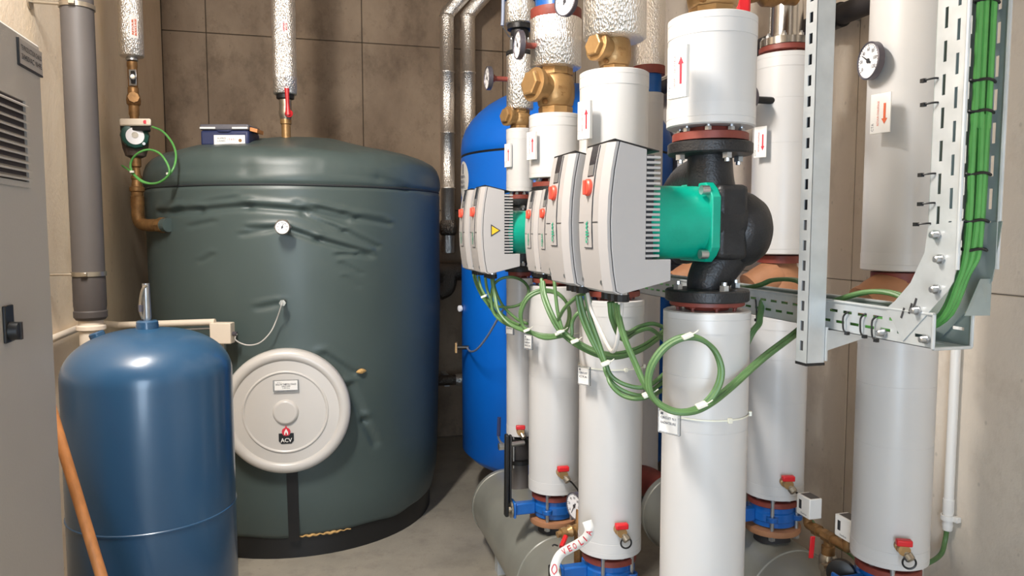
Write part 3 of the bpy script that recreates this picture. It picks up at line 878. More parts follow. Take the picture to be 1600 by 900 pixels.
# lower brass to the tank
el_ = thing('brass_elbow', (gx, gy, cz(350)), 'brass union and elbow feeding the green tank below the circulator', 'pipe fitting')
lowz = cz(352)
q = MB(); q.lathe((gx, gy, cz(322)), (0, 0, 1), [(0.034, 0), (0.034, 0.05), (0.03, 0.055), (0.03, 0.075), (0.038, 0.08), (0.038, 0.1), (0.028, 0.105), (0.024, 0.14), (0.028, 0.145), (0.028, 0.16), (0.022, 0.165), (0.018, 0.2), (0.018, cz(262) - cz(322)), (0.026, cz(260) - cz(322)), (0.026, cz(247) - cz(322))], 24)
q.build('union', 'brass_dark', el_)
tdir = Vector((TX - gx, TY - gy, 0)).normalized()
end = at(255, 355, 3.9)
tin = Vector((TX, TY, 0)) - tdir * (TR - 0.01)
end = Vector((end.x, end.y, lowz))
MB().tube([(gx, gy, cz(320)), (gx, gy, lowz + 0.045), (gx + 0.012, gy - 0.0, lowz + 0.012), Vector((gx, gy, lowz)) + (end - Vector((gx, gy, lowz))) * 0.35, end], 0.033, 16, 6).build('elbow', 'brass_dark', el_)
ed = (end - Vector((gx, gy, lowz))).normalized()
MB().cyl(end - ed * 0.03, end + ed * 0.01, 0.040, 8).build('hex_nut', 'brass_dark', el_)
MB().cyl(end + ed * 0.008, end + ed * 0.05, 0.036, 20).build('tank_socket', 'jacket', el_)
gc = thing('circulator_cable', tb, 'light green cable coiled once beside the small circulator', 'cable')
hh_ = 3.86
LP = [(238, 198, 3.92), (255, 206, 3.88), (270, 225, 3.82), (275, 245, 3.78), (270, 265, hh_ - .12), (255, 282, hh_ - .12), (236, 287, hh_ - .1), (218, 280, hh_ - .1), (205, 265, hh_ - .08), (206, 250, hh_ - .08), (218, 238, hh_ - .1), (235, 234, hh_ - .1), (252, 242, hh_ - .12), (264, 262, hh_ - .14), (262, 275, hh_ - .14), (245, 286, hh_ - .12), (222, 284, hh_ - .11), (203, 267, hh_ - .08), (191, 259, hh_ + .05)]
MB().tube([at(*p) for p in LP], 0.0055, 8, 6).build('cable_loop', 'cable_bright', gc)
for p in ((206, 268), (263, 271)):
    c = at(p[0], p[1], hh_ - 0.11)
    MB().lathe(c - Vector((0, 0, 0.006)), (0, 0, 1), [(0.011, 0), (0.011, 0.01)], 10).build('cable_tie', 'tie', gc)

# ---- navy tool case lying on the tank
bxp = at(351, 226, 4.05)
bd = Vector((sy, cy, 0))
bzz = EYE + 0.405 * K
tb_ = thing('instrument_case', (bxp.x, bxp.y, bzz), 'small navy instrument case with white label lying on the green tank', 'case')
cc = Vector((bxp.x, bxp.y, bzz)) + bd * 0.09
MB().obox(cc + Vector((0, 0, 0.042)), RGT * 0.131, bd * 0.09, (0, 0, 0.042)).build('base_shell', 'toolblue', tb_, bevel=0.012)
MB().obox(cc + Vector((0, 0, 0.100)), RGT * 0.133, bd * 0.092, (0, 0, 0.016)).build('lid', 'toolgrey', tb_, bevel=0.008)
for s_ in (-1, 1):
    MB().obox(cc + Vector((0, 0, 0.094)) + RGT * s_ * 0.087 - bd * 0.095, RGT * 0.042, bd * 0.006, (0, 0, 0.005)).build('latch', 'plate', tb_, bevel=0.002)
MB().tube([cc + RGT * -0.035 - bd * 0.088 + Vector((0, 0, 0.08)), cc + RGT * -0.02 - bd * 0.098 + Vector((0, 0, 0.078)), cc + RGT * 0.02 - bd * 0.098 + Vector((0, 0, 0.078)), cc + RGT * 0.035 - bd * 0.088 + Vector((0, 0, 0.08))], 0.005, 8).build('handle', 'toolblue', tb_)
lb = MB().obox(cc + RGT * 0.028 - bd * 0.0915 + Vector((0, 0, 0.028)), RGT * 0.084, bd * 0.0015, (0, 0, 0.029)).build('label', 'plate', tb_)
lf = cc + RGT * 0.028 - bd * 0.0935 + Vector((0, 0, 0.028))
text('lettering', 'AUPRES', lf - RGT * 0.042 + Vector((0, 0, 0.012)), RGT, (0, 0, 1), 0.048, 'ink_grey', lb, 0.010)
text('lettering', 'LABEL', lf - RGT * 0.042 + Vector((0, 0, -0.002)), RGT, (0, 0, 1), 0.045, 'ink_grey', lb, 0.007)
text('lettering', '/ 5 6 5 /', lf + RGT * 0.012 + Vector((0, 0, 0.006)), RGT, (0, 0, 1), 0.045, 'ink_red', lb, 0.010)
MB().lathe(lf + RGT * 0.058 - bd * 0.0003, -bd, [(0.009, 0), (0.009, 0.0008), (0, 0.0008)], 14).build('stain_dot', 'brass_dark', lb)
wd = thing('wooden_offcut', cc + RGT * 0.125, 'short orange wooden offcut wedged behind the navy instrument case', 'wood piece')
MB().obox(cc + RGT * 0.155 + Vector((0, 0, 0.086)) - bd * 0.03, RGT * 0.020 + Vector((0, 0, -0.005)), bd * 0.05, (0.001, 0, 0.010)).build('offcut', 'wood', wd, bevel=0.001)

# ================================================================== FOIL PIPES ON THE BACK WALL
for i, (px, pyb, lab_) in enumerate(((699, 395, 'left of two slim foil wrapped pipes on the back wall'), (732, 250, 'right of two slim foil wrapped pipes on the back wall, behind the blue tank'))):
    yy = YB - 0.22
    b0 = onY(px, 200, yy); x0 = b0.x
    R = 0.056
    g = thing('foil_wall_pipe', (x0, yy, zp(pyb, x0, yy)), lab_, 'pipe', None)
    zb_ = zp(pyb, x0, yy) if i == 0 else 0.9
    zt_ = zp(28, x0, yy)
    seams = [zp(p, x0, yy) for p in ((113, 208, 294) if i == 0 else (114, 212))]
    pr = [(R * 0.9, 0)]
    for s_ in sorted(seams): pr += [(R, s_ - zb_ - 0.006), (R * 1.09, s_ - zb_ - 0.002), (R * 1.09, s_ - zb_ + 0.004), (R, s_ - zb_ + 0.008)]
    pr += [(R, zt_ - zb_), (R * 1.08, zt_ - zb_ + 0.002), (R * 1.08, zt_ - zb_ + 0.02), (R * 0.9, zt_ - zb_ + 0.03)]
    MB().lathe((x0, yy, zb_), (0, 0, 1), pr, 32).build('foil_wrap', 'foil_smooth', g, angle=60)
    a_ = Vector((x0, yy, zt_)); 
    MB().tube([a_ + Vector((0, 0, -0.02)), a_ + Vector((0.0, 0, 0.02)), a_ + Vector((0.09, -0.04, 0.13)), a_ + Vector((0.24, -0.12, 0.30)), a_ + Vector((0.30, -0.15, ZC - zt_ - 0.02))], R * 0.98, 20, 4).build('foil_bend', 'foil_smooth', g)
    if i == 0:
        zz0 = zp(352, x0, yy)
        MB().lathe((x0, yy, zz0), (0, 0, 1), [(R, -0.08), (R * 1.25, -0.06), (R * 1.28, 0.0), (R * 1.1, 0.03), (R, 0.04)], 24).build('dark_collar', 'foil_dark', g, angle=60)
        zz1 = zp(425, x0, yy)
        MB().tube([(x0 - 0.22, yy - 0.02, zz1), (x0 - 0.05, yy - 0.02, zz1 + 0.004), (x0 + 0.28, yy - 0.02, zz1)], 0.072, 18, 5).build('cross_branch', 'foil_dark', g)
        MB().tube([(x0 - 0.0, yy - 0.03, zz1), (x0 - 0.02, yy - 0.03, zz1 - 0.12), (x0 - 0.09, yy - 0.03, zz1 - 0.16)], 0.07, 18, 5).build('bend_lump', 'foil_dark', g)
lp = onY(700, 594, YB - 0.24)
g = thing('black_foil_pipe', (lp.x, YB - 0.24, lp.z), 'low dark foil pipe crossing the gap between green and blue tanks', 'pipe')
MB().tube([(lp.x - 0.4, YB - 0.24, lp.z), (lp.x + 0.07, YB - 0.24, lp.z)], 0.042, 18, 1, smooth=False).build('foil_wrap', 'foil_dark', g)
MB().cyl((lp.x + 0.06, YB - 0.24, lp.z), (lp.x + 0.35, YB - 0.24, lp.z), 0.048, 18).build('foil_sleeve', 'foil', g)
MB().box(lp.x - 0.02, lp.x + 0.02, YB - 0.2, YB, lp.z - 0.06, lp.z + 0.03).build('wall_bracket', 'galv', g)

# ================================================================== BLUE BUFFER TANK
BX, BY, BR = 1.56, 4.5, 0.665
bt = thing('buffer_tank', (BX, BY, 0), 'bright blue jacketed buffer tank behind the white pump risers', 'tank')
zs = zp(232, BX - 0.5, BY - 0.45)
bb = EYE - 1.44
pr = [(0.3, bb - 0.02), (BR - 0.05, bb), (BR, bb + 0.05), (BR, zs - 0.010), (BR - 0.006, zs - 0.004), (BR - 0.006, zs + 0.004), (BR, zs + 0.010), (BR, zs + 0.05)]
for k in range(1, 12):
    a_ = k / 11 * PI / 2
    pr.append((BR * math.cos(a_), zs + 0.05 + 0.40 * math.sin(a_)))
pr[-1] = (0, pr[-1][1])
MB().lathe((BX, BY, 0), (0, 0, 1), pr, 96).build('jacket', 'buffer', bt, angle=50)
MB().ring((BX, BY, zs), (0, 0, 1), BR - 0.008, BR - 0.001, -0.006, 0.006, 96).build('seam_cord', 'black', bt)
MB().cyl((BX, BY, bb + 0.4), (BX, BY, zs), 0.3, 20).build('inner_core', 'black', bt)
for k in range(3):
    t = 2 * PI * k / 3 + 0.3
    MB().cyl((BX + 0.45 * math.cos(t), BY + 0.45 * math.sin(t), 0), (BX + 0.45 * math.cos(t), BY + 0.45 * math.sin(t), bb + 0.01), 0.04, 12).build('leg', 'black', bt)
# round sticker towards the left edge
la = at(727, 280, 4.6); t = math.atan2(la.x - BX, BY - la.y)
t = -1.555
n_, r_ = pipe_n(t)
zl = zp(281, BX + BR * math.sin(t), BY - BR * math.cos(t))
vs, fs = [], []
NR = 6
for q_ in range(NR + 1):
    for k in range(32):
        a_ = 2 * PI * k / 32
        f_ = 0.02 + 0.98 * q_ / NR
        tt = t + 0.112 * f_ * math.sin(a_) / BR
        vs.append((BX + (BR + 0.002) * math.sin(tt), BY - (BR + 0.002) * math.cos(tt), zl + 0.112 * f_ * math.cos(a_)))
for q_ in range(NR):
    for k in range(32): fs.append((32 * q_ + k, 32 * q_ + (k + 1) % 32, 32 * q_ + 32 + (k + 1) % 32, 32 * q_ + 32 + k))
fs.append(tuple(range(32)))
stk = MB().add(vs, fs).build('round_sticker', 'plate', bt)
for k, (tx, dz) in enumerate((('TAMPON', 0.03), ('800 L', 0.0), ('PRIMAIRE', -0.03))):
    text('lettering', tx, Vector((BX, BY, zl + dz - 0.01)) + n_ * (BR + 0.006), r_, (0, 0, 1), 0.11, 'ink_grey', stk, 0.018, 0.02)
MB().obox(Vector((BX, BY, zl + 0.065)) + n_ * (BR + 0.002), r_ * 0.015, n_ * 0.001, (0, 0, 0.03)).build('sticker_mark', 'ink_grey', stk)
# probe on the blue tank
pp_ = at(722, 543, 4.45)
sb2 = thing('tank_sensor', pp_, 'small sensor with brass nut and grey wire at the left edge of the blue tank', 'sensor')
MB().obox(pp_ + RGT * -0.035, RGT * 0.006, bd * 0.02, (0, 0, 0.03)).build('bracket', 'brass', sb2)
MB().cyl(pp_ + RGT * -0.03, pp_ + RGT * 0.04, 0.012, 10).build('probe', 'black', sb2)
MB().tube([pp_ + RGT * 0.03, at(735, 549, 4.3), at(745, 546, 4.1), at(760, 528, 3.95), at(775, 503, 3.8), at(786, 484, 3.7)], 0.006, 8, 6).build('wire', 'cable_grey', sb2)
bm_ = at(720, 482, 4.62)
eb = thing('pipe_end_cap', bm_, 'small white round cap showing beside the blue tank edge', 'cap')
MB().lathe(bm_, (-0.9, -0.4, 0), [(0.020, 0), (0.020, 0.012), (0.012, 0.016), (0, 0.016)], 20).build('cap', 'dialwhite', eb)
MB().cyl(bm_ + Vector((0.0, 0, 0)), bm_ + Vector((0.25, 0.08, 0)), 0.02, 12).build('spigot', 'black', eb)

# ================================================================== MANIFOLDS
PX, BXX = 0.99, 1.71
PY = [1.727, 2.364, 2.99, 3.545]
BYY = [1.85, 2.45, 3.05, 3.62]
def manifold(x, yend, e, R, ybeg, label):
    g = thing('manifold', (x, (yend + ybeg) / 2, 0), label, 'manifold')
    z = EYE + e
    pr = [(0, 0), (R * 0.80, 0.0), (R * 0.97, 0.012), (R, 0.03)]
    L_ = yend - ybeg
    for s_ in (0.055, 0.95, 1.9):
        pr += [(R, s_ - 0.012), (R + 0.004, s_ - 0.008), (R + 0.004, s_ + 0.008), (R, s_ + 0.012)]
    pr += [(R, L_), (0, L_)]
    MB().lathe((x, yend, z), (0, -1, 0), pr, 72).build('sheet_jacket', 'manifold', g, angle=40)
    for y_ in (ybeg + 0.4, yend - 0.3):
        MB().box(x - 0.12, x + 0.12, y_ - 0.03, y_ + 0.03, 0, z - R * 0.7).build('saddle', 'galv', g)
    return g
mf1 = manifold(PX, 3.86, -1.49, 0.19, 0.9, 'thick grey sheet clad header pipe lying under the front row of risers')
MB().lathe((PX - 0.14, 3.862, EYE - 1.40), (0, 1, 0), [(0.01, 0), (0.01, 0.006), (0, 0.006)], 8).build('rivet', 'steel', mf1)
mf2 = manifold(BXX, 3.27, -1.385, 0.19, 0.9, 'grey sheet clad header pipe under the back row of risers near the right wall')
MB().tube([(BXX, 3.26, EYE - 1.34), (BXX - 0.02, 3.5, EYE - 1.33), (BXX - 0.1, 3.62, EYE - 1.32), (BXX - 0.16, 3.7, EYE - 1.32)], 0.078, 24, 6).build('oxide_elbow', 'oxide', mf2)

# ================================================================== RISERS
def jacket_pipe(x, y, z0, z1_, R, label, group, top_flange=True, bot_flange=True, cuffs=(True, True), name='insulated_pipe', fl_r=None, tag_kw=None):
    g = thing(name, (x, y, z0), label, 'pipe', group)
    MB().lathe((x, y, z0 + 0.001), (0, 0, 1), [(R - 0.004, 0), (R, 0.003)] + [(R - dr_, z1_ - z0 - q_ + o_) for q_ in (0.295 + 0.1 * ((x * 7 + y * 3) % 1), 0.165) if 0.6 < z1_ - z0 < 1.1 for o_, dr_ in ((-0.0008, 0), (-0.0004, 0.0006), (0.0004, 0.0006), (0.0008, 0))] + [(R, z1_ - z0 - 0.005), (R - 0.004, z1_ - z0 - 0.002)], 64).build('jacket', 'white', g)
    for k, on in enumerate(cuffs):
        if not on: continue
        zz, s_ = ((z0, 1), (z1_, -1))[k]
        MB().lathe((x, y, zz), (0, 0, s_), [(0.03, 0.0015), (R * 0.6, 0.001), (R - 0.004, 0), (R + 0.0010, 0.003), (R + 0.0010, 0.018), (R + 0.0002, 0.0185), (R + 0.0002, 0.0193), (R + 0.0010, 0.0198), (R + 0.0010, 0.052), (R - 0.001, 0.0522)], 64).build('end_cuff', 'white2', g)
    # long seam of the sheet with its overlap
    a_ = 2.2
    n_, r_ = pipe_n(a_)
    fr_r = fl_r or R * 0.87
    if bot_flange:
        f = MB(); f.lathe((x, y, z0 - 0.034), (0, 0, 1), [(fr_r, 0), (fr_r, 0.018), (fr_r * 0.97, 0.020), (R * 0.55, 0.021), (R * 0.5, 0.034)], 48)
        f = f.build('flange', 'oxide', g)
        bolts(g, (x, y, z0 - 0.013), (0, 0, 1), fr_r * 0.80, 8, 0.009, 0.010, phase=0.2)
    if top_flange:
        f = MB(); f.lathe((x, y, z1_), (0, 0, 1), [(R * 0.5, 0), (R * 0.55, 0.010), (fr_r * 0.97, 0.011), (fr_r, 0.013), (fr_r, 0.030)], 48)
        f.build('flange', 'oxide', g)
        bolts(g, (x, y, z1_ + 0.011), (0, 0, -1), fr_r * 0.80, 8, 0.008, 0.004, phase=0.2, m='oxide')
    return g

def arrow_plate(parent, c, n, wdt, hgt, up=True, col='ink_red', txt='DEPART CHAUFFAGE', lead=0.006):
    """white plate with arrow and small upright lettering; n = outward normal"""
    c = Vector(c); n = Vector(n).normalized(); r_ = Vector((-n.y, n.x, 0))
    p = MB().obox(c, r_ * wdt / 2, n * lead, (0, 0, hgt / 2)).build('arrow_plate', 'plate', parent, bevel=0.001)
    f = c + n * (lead + 0.0006)
    s_ = 1 if up else -1
    ax = r_ * (wdt * 0.22)
    aw = wdt * 0.055
    L0, L1, L2 = -hgt * 0.24 * s_, hgt * 0.14 * s_, hgt * 0.28 * s_
    pts = [(-aw, L0), (aw, L0), (aw, L1), (aw * 2.6, L1), (0, L2), (-aw * 2.6, L1), (-aw, L1)]
    MB().prism([f + ax + r_ * a_ + Vector((0, 0, b_)) for a_, b_ in pts], n * 0.0006).build('arrow', col, p, smooth=False)
    text('lettering', txt, f - r_ * wdt * 0.10, (0, 0, 1), -r_, hgt * 0.62, col, p, wdt * 0.10)
    text('lettering', 'CTA', f - r_ * wdt * 0.36 - Vector((0, 0, hgt * 0.34)), (0, 0, 1), -r_, hgt * 0.2, 'ink_grey', p, wdt * 0.12)
    return p

def drain_valve(x, y, R, ang, z, label, s=1.0, strap=1):
    n, r_ = pipe_n(ang)
    b = Vector((x, y, z)) + n * (R - 0.004)
    g = thing('drain_valve', b, label, 'valve', None)
    MB().lathe(b, n, [(0.020 * s, 0), (0.020 * s, 0.018 * s), (0.014 * s, 0.02 * s), (0.014 * s, 0.032 * s), (0.018 * s, 0.034 * s), (0.018 * s, 0.045 * s), (0, 0.046 * s)], 16).build('body', 'brass', g)
    c = b + n * 0.030 * s
    out = (n * 0.6 + r_ * 0.5 + Vector((0, 0, -0.75))).normalized()
    MB().lathe(c, out, [(0.011 * s, 0), (0.011 * s, 0.018 * s), (0.015 * s, 0.02 * s), (0.015 * s, 0.036 * s), (0.010 * s, 0.04 * s), (0, 0.04 * s)], 12).build('hose_cap', 'nickel', g)
    k = c + Vector((0, 0, 0.012 * s)) + n * 0.006
    MB().obox(k + Vector((0, 0, 0.010 * s)), r_ * 0.023 * s, n * 0.012 * s, (0, 0, 0.010 * s)).build('red_handle', 'redcap', g, bevel=0.004)
    e_ = c + out * 0.03 * s
    if strap == 1:
        MB().tube([e_, e_ + r_ * 0.02 + Vector((0, 0, -0.012)), e_ + r_ * 0.045 * s + Vector((0, 0, -0.045 * s)), e_ + r_ * 0.055 * s + Vector((0, 0, -0.06 * s))], 0.004, 6, 4).build('cap_strap', 'black', g)
    else:
        MB().tube([e_ + Vector((0, 0, 0.005)) + (r_ * math.cos(t) + Vector((0, 0, 1)) * math.sin(t)) * 0.019 * s - Vector((0, 0, 0.02 * s)) for t in [2 * PI * q / 10 for q in range(10)]], 0.003, 6, 3, closed=True).build('cap_strap', 'black', g)
    return g

VD = lambda x, y: math.atan2(-x, y) * -1  # unused direction helper
def face_ang(px, x, y, R):
    """angle round a pipe (from -Y towards +X) of the visible point at screen column px, at mid height"""
    best, ba = 9e9, 0
    for k in range(-90, 91):
        a_ = math.radians(k) - 0.0
        p = Vector((x + R * math.sin(a_), y - R * math.cos(a_), EYE)) - CAM
        n = Vector((math.sin(a_), -math.cos(a_), 0))
        if n.dot(p) > 0: continue
        X_ = 800 + FPX * p.dot(RGT) / p.dot(FWD)
        if abs(X_ - px) < best: best, ba = abs(X_ - px), a_
    return ba

PR = [0.11, 0.11, 0.11, 0.0665]
ord_ = ['nearest', 'second', 'third', 'farthest']
low_top = [-0.205, -0.235, -0.232, -0.235]
low_bot = [-1.117, -1.117, -1.117, -1.03]
up_bot = [0.26, 0.222, 0.215, 0.188]
up_top = [0.53, 0.525, 0.478, 0.495]
lowlab = ['thick white lagged riser below the largest green motor, a cable loop on it', 'white lagged riser with the red and white ribbon at its foot', 'white lagged riser with the blue lever valve on the grey header', 'thin white lagged riser touching the blue tank in view']
uplab = ['short white lagged pipe above the largest green motor', 'short white lagged pipe under the brass check valve with foil collar', 'short white lagged pipe left of it, under the big brass check valve and red flange', 'slim short white lagged pipe in front of the blue tank']
uplab = ['short white lagged pipe carrying the big red arrow above the green motor', 'tall white lagged pipe directly behind the two largest grey pump heads', 'white lagged pipe above the middle pair of smaller pump heads', 'slim white lagged pipe above the head with the yellow triangle']
RIS = []
for i in range(4):
    lo = jacket_pipe(PX, PY[i], EYE + low_bot[i], EYE + low_top[i], PR[i], lowlab[i], 'white lower risers of the front row', bot_flange=i < 3)
    upg = jacket_pipe(PX, PY[i], EYE + up_bot[i], EYE + up_top[i], PR[i] * (1.0 if i != 1 else 1.05), uplab[i], 'white upper pipes of the front row', top_flange=False)
    RIS.append((lo, upg))
# arrow plates on the front row
arrow_plate(RIS[0][1], at(1060, 113, 1.80), (-0.93, -0.37, 0), 0.058, 0.122)
arrow_plate(RIS[1][1], at(914, 188, 2.43), (-0.93, -0.37, 0), 0.058, 0.122)
arrow_plate(RIS[2][1], at(831, 228, 3.06), (-0.93, -0.37, 0), 0.055, 0.112)
arrow_plate(RIS[3][1], at(794, 243, 3.63), (-0.93, -0.37, 0), 0.045, 0.112)

# ---- twin head and single pumps
def head(parent, x, y, z, s, xo=0.0, tri=False, xa=0.0):
    """one electronics head with motor; x,y,z is the casing centre"""
    def P(lx, ly, lz): return Vector((x + lx * s - (xa if lx < -0.15 else 0), y + ly * s, z + lz * s))
    zs_ = [-0.172, -0.165, -0.12, -0.06, 0.0, 0.06, 0.12, 0.165, 0.188]
    xf = lambda t: -0.292 - xo / s - 0.022 * (1 - ((t - 0.0) / 0.19) ** 2) + (0.012 if t < -0.168 else 0)
    hw = 0.098
    # housing (behind the seam)
    poly = [P(xf(t) + 0.022, -hw, t) for t in zs_] + [P(-0.222, -hw, 0.172), P(-0.222, -hw, -0.090), P(-0.155, -hw, -0.090), P(-0.155, -hw, -0.142)]
    fw = 2 * hw - 0.016
    hs = MB().prism(poly, (0, fw * s, 0)).build('head_housing', 'grey_box', parent, smooth=False, bevel=0.0015 * s)
    top = MB().prism([P(xf(0.188) + 0.008, -hw, 0.1905), P(-0.190, -hw, 0.1665), P(-0.190, -hw, 0.1690), P(xf(0.188) + 0.008, -hw, 0.1945)], (0, fw * s, 0)).build('top_plate', 'black', hs, smooth=False)
    MB().box(x - 0.224 * s - xa, x - 0.198 * s - xa, y - 0.088 * s, y + 0.088 * s, z - 0.090 * s, z + 0.160 * s).build('fin_core', 'seam', hs)
    fz = [-0.084 + 0.01235 * k for k in range(20)]
    f = MB(); a_, b_ = P(-0.222, -hw, fz[0]), P(-0.186, hw, fz[0] + 0.0058)
    f = f.box(a_.x, b_.x, a_.y, b_.y, a_.z, b_.z).build('fin', 'grey_box', hs, smooth=False)
    copies(f, [(0, 0, (t - fz[0]) * s) for t in fz[1:]])
    # dark seam and front cover
    MB().prism([P(xf(t) + 0.018, -hw + 0.002, t) for t in zs_] + [P(xf(t) + 0.024, -hw + 0.002, t) for t in reversed(zs_)], (0, (fw - 0.004) * s, 0)).build('gasket', 'seam', hs, smooth=False)
    ys = [-hw, -hw + 0.028, fw - hw - 0.022, fw - hw]
    dep = [0.012, 0.0, 0.0, 0.012]
    vs, fs = [], []
    for t in zs_:
        for yy, dd in zip(ys, dep): vs.append(P(xf(t) + dd, yy, t))
        for yy in (fw - hw, -hw): vs.append(P(xf(t) + 0.019, yy, t))
    for k in range(len(zs_) - 1):
        for q in range(6):
            fs.append((6 * k + q, 6 * k + (q + 1) % 6, 6 * k + 6 + (q + 1) % 6, 6 * k + 6 + q))
    fs += [tuple(range(6)), tuple(range(6 * len(zs_) - 6, 6 * len(zs_)))]
    cvr = MB().add(vs, fs).build('front_cover', 'grey_box', parent, angle=20)
    # centre strip following the curve, with window, knob and lettering
    def strip(y0, y1, z0, z1, lift, m, nm, par, n=6):
        vs, fs = [], []
        for k in range(n + 1):
            t = z0 + (z1 - z0) * k / n
            for yy in (y0, y1):
                vs.append(P(xf(t) - lift, yy, t)); vs.append(P(xf(t) + 0.006, yy, t))
        for k in range(n):
            A = 4 * k
            fs += [(A, A + 2, A + 6, A + 4), (A, A + 4, A + 5, A + 1), (A + 2, A + 3, A + 7, A + 6)]
        fs += [(0, 1, 3, 2), (4 * n, 4 * n + 2, 4 * n + 3, 4 * n + 1)]
        return MB().add(vs, fs).build(nm, m, par, smooth=False)
    strip(-0.032, 0.020, -0.062, 0.186, 0.0022, 'grey_box', 'centre_strip', cvr)
    strip(-0.034, -0.032, -0.064, 0.186, 0.0024, 'seam', 'strip_line', cvr)
    strip(-0.032, 0.020, -0.064, -0.062, 0.0024, 'seam', 'strip_line', cvr)
    strip(-hw + 0.028, fw - hw - 0.022, -0.001, 0.001, 0.0012, 'seam', 'cover_line', cvr)
    wn = strip(-0.027, 0.014, 0.112, 0.187, 0.0032, 'window', 'display_window', cvr)
    strip(-0.024, 0.011, 0.114, 0.140, 0.0042, 'lcd', 'display_readout', cvr)
    kc = P(xf(0.085) - 0.002, -0.006, 0.085)
    MB().lathe(kc, (-1, 0, 0), [(0.021 * s, 0), (0.021 * s, 0.007 * s), (0.018 * s, 0.011 * s), (0, 0.012 * s)], 24).build('red_knob', 'knob', cvr)
    MB().obox(kc + Vector((-0.013 * s, 0, 0)), (0.004 * s, 0, 0), (0, 0.005 * s, 0), (0, 0, 0.018 * s)).build('knob_grip', 'knob', cvr, bevel=0.002)
    text('lettering', 'wilo', P(xf(-0.025) - 0.0034, -0.007, -0.024), (0, 0, -1), (0, -1, 0), 0.056 * s, 'ink_green', cvr, 0.020 * s, 0.03)
    for yy in (-0.062, 0.062):
        MB().lathe(P(xf(-0.145) + 0.0025, yy, -0.145), (-1, 0, 0), [(0.006 * s, 0), (0.006 * s, 0.003), (0, 0.003)], 10).build('cover_screw', 'steel', cvr)
    for k in range(3):
        c = P(-0.262, -0.05 + 0.042 * k, -0.165)
        q = MB(); q.cyl(c, c + Vector((0, 0, -0.012 * s)), 0.017 * s, 12)
        gl_ = q.build('cable_gland', 'steel', parent)
        MB().cyl(c + Vector((0, 0, -0.012 * s)), c + Vector((0, 0, -0.030 * s)), 0.019 * s, 10).build('gland_nut', 'black', gl_)
    if tri:
        c = P(-0.262, -hw - 0.0008 / s, 0.008)
        u_ = 0.030 * s
        w_ = MB().prism([c + Vector((-u_ * 0.62, 0, -u_ * 0.85)), c + Vector((u_ * 0.75, 0, 0)), c + Vector((-u_ * 0.62, 0, u_ * 0.85))], (0, -0.0006, 0)).build('warning_border', 'ink', hs, smooth=False)
        MB().prism([c + Vector((-u_ * 0.48, -0.001, -u_ * 0.6)), c + Vector((u_ * 0.52, -0.001, 0)), c + Vector((-u_ * 0.48, -0.001, u_ * 0.6))], (0, -0.0006, 0)).build('warning_triangle', 'yellow', hs, smooth=False)
    # motor
    mo = MB().lathe(P(-0.205, 0, 0.0), (1, 0, 0), [(0.086 * s, 0), (0.0925 * s, 0.006 * s), (0.0925 * s, 0.150 * s + xa), (0.0955 * s, 0.160 * s + xa), (0.0955 * s, 0.183 * s + xa)], 56).build('motor', 'green_motor', parent)
    hsq = 0.099
    poly = []
    for qx, qz in ((-1, -1), (1, -1), (1, 1), (-1, 1)):
        for k in range(5):
            a_ = math.atan2(qz, qx) + (k - 2) * 0.23
            poly.append(P(-0.047, min(hsq, max(-hsq, 0.118 * math.cos(a_))), min(hsq, max(-hsq, 0.118 * math.sin(a_)))))
    MB().prism(poly, (0.025 * s, 0, 0)).build('motor_flange', 'green_motor', parent, bevel=0.003)
    for qy, qz in ((-1, 1), (-1, -1), (1, 1), (1, -1)):
        c = P(-0.047, 0.079 * qy, 0.079 * qz)
        q = MB(); q.cyl(c, c + Vector((-0.020 * s, 0, 0)), 0.0115 * s, 16); q.build('cap_screw', 'steel', parent)

